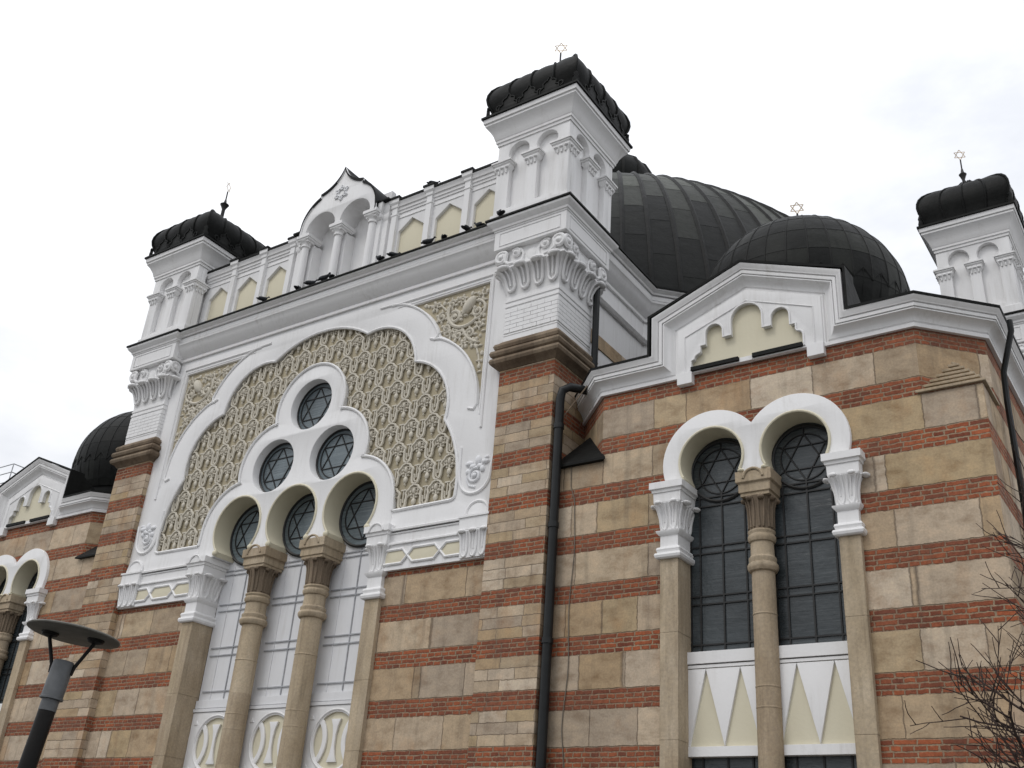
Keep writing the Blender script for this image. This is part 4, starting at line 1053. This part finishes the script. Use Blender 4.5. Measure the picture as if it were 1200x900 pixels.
# neighbour on the far left, roof edge with a wire railing
nb = thing('neighbour_house', 'pale house far left behind the gable, dark roof edge with wire railing', 'house', (-30, 9, 0))
h = MB().box(-36, -25.4, 8.2, 18, -7.4, 7.55); ho = h.build('wall', 'render', nb, False, 32, None, (-30, 9, 0))
MB().add([(-36.4, 7.7, 7.5), (-24.9, 7.7, 7.5), (-24.9, 18.4, 7.5), (-36.4, 18.4, 7.5), (-36.4, 7.7, 7.65), (-24.9, 7.7, 7.65), (-24.9, 18.4, 7.65), (-36.4, 18.4, 7.65), (-30, 13, 8.2)],
         [(3, 2, 1, 0), (0, 1, 5, 4), (1, 2, 6, 5), (2, 3, 7, 6), (3, 0, 4, 7), (4, 5, 8), (5, 6, 8), (6, 7, 8), (7, 4, 8)]).build('roof', 'black', nb, False, 32, None, (-30, 9, 0))
r = MB()
for z in (8.05, 8.45, 8.8):
    r.tube([(-36, 7.9, z), (-25.1, 7.9, z), (-25.1, 18, z)], .022, 5)
for x in (-25.1, -26.4, -27.7, -29, -31, -33): r.tube([(x, 7.9, 7.6), (x, 7.9, 8.8)], .022, 5)
for y in (10, 13, 16): r.tube([(-25.1, y, 7.6), (-25.1, y, 8.8)], .022, 5)
r.build('railing', 'greybar', nb, False, 32, None, (-30, 9, 0))
for i in range(3):
    w = MB().box(-34 + i * 3, -32.8 + i * 3, 8.16, 8.3, 3.6, 5.6); w.build('window', 'glass', nb, False, 32, None, (-30, 9, 0))

# ground
g = bpy.data.meshes.new('ground'); s = 400
g.from_pydata([(-s, -s, 0), (s, -s, 0), (s, s, 0), (-s, s, 0)], [], [(0, 1, 2, 3)]); g.materials.append(M['paving'])
go_ = bpy.data.objects.new('ground', g); COL.objects.link(go_); go_['kind'] = 'structure'

# ================================================================== camera, light, sky
cam = bpy.data.cameras.new('camera'); co = bpy.data.objects.new('camera', cam); COL.objects.link(co)
f, cx, cy, cz, yaw, pitch, roll = 1221.1, 13.53, -12.291, -5.806, .626, .471, .077
cam.sensor_width = 36; cam.lens = 36 * f / 1200; cam.clip_end = 2000; cam.clip_start = .05
co.matrix_world = Matrix.Translation((cx, cy, cz + Z0)) @ Matrix.Rotation(yaw, 4, 'Z') @ Matrix.Rotation(PI / 2 + pitch, 4, 'X') @ Matrix.Rotation(roll, 4, 'Z')
scene.camera = co
SUN_EL, SUN_AZ = math.radians(52), math.radians(200)          # azimuth clockwise from +y
sd = bpy.data.lights.new('sun', 'SUN'); sd.energy = .75; sd.angle = math.radians(18); sd.color = (1, .965, .92)
so_ = bpy.data.objects.new('sun', sd); COL.objects.link(so_)
dirv = Vector((math.sin(SUN_AZ) * math.cos(SUN_EL), math.cos(SUN_AZ) * math.cos(SUN_EL), math.sin(SUN_EL)))
so_.rotation_euler = (-dirv).to_track_quat('-Z', 'Y').to_euler()
W = bpy.data.worlds.new('World'); scene.world = W; W.use_nodes = True; nt = W.node_tree; nt.nodes.clear()
N = nt.nodes.new; L = nt.links.new
out = N('ShaderNodeOutputWorld'); bg = N('ShaderNodeBackground'); L(bg.outputs[0], out.inputs[0])
sky = N('ShaderNodeTexSky'); sky.sky_type = 'NISHITA'; sky.sun_disc = False; sky.sun_elevation = SUN_EL; sky.sun_rotation = SUN_AZ; sky.air_density = 1.0; sky.dust_density = 2.0
tc = N('ShaderNodeTexCoord'); mp = N('ShaderNodeMapping'); mp.inputs['Scale'].default_value = (1, 1, 2.2); L(tc.outputs['Generated'], mp.inputs[0])
no = N('ShaderNodeTexNoise'); no.inputs['Scale'].default_value = 3.2; no.inputs['Detail'].default_value = 7; no.inputs['Roughness'].default_value = .55; L(mp.outputs[0], no.inputs['Vector'])
rp = N('ShaderNodeValToRGB'); rp.color_ramp.elements[0].position = .33; rp.color_ramp.elements[0].color = (.71, .71, .71, 1); rp.color_ramp.elements[1].position = .55; rp.color_ramp.elements[1].color = (.98, .98, .98, 1); L(no.outputs[0], rp.inputs[0])
mx = N('ShaderNodeMix'); mx.data_type = 'RGBA'; L(rp.outputs[0], mx.inputs[0]); L(sky.outputs[0], mx.inputs[6]); mx.inputs[7].default_value = (10.3, 10.45, 10.8, 1)
sp_ = N('ShaderNodeSeparateXYZ'); L(tc.outputs['Generated'], sp_.inputs[0])
mr = N('ShaderNodeMapRange'); mr.inputs[1].default_value = 0; mr.inputs[2].default_value = 1; mr.inputs[3].default_value = .78; mr.inputs[4].default_value = 1.42; L(sp_.outputs[2], mr.inputs[0])
vm = N('ShaderNodeVectorMath'); vm.operation = 'SCALE'; L(mx.outputs[2], vm.inputs[0]); L(mr.outputs[0], vm.inputs['Scale'])
L(vm.outputs[0], bg.inputs[0]); bg.inputs[1].default_value = .1
vs_ = scene.view_settings; vs_.view_transform = 'Standard'; vs_.look = 'None'; vs_.exposure = 0; vs_.gamma = 1; vs_.use_curve_mapping = False
scene.cycles.use_denoising = True
scene.cycles.max_bounces = 6
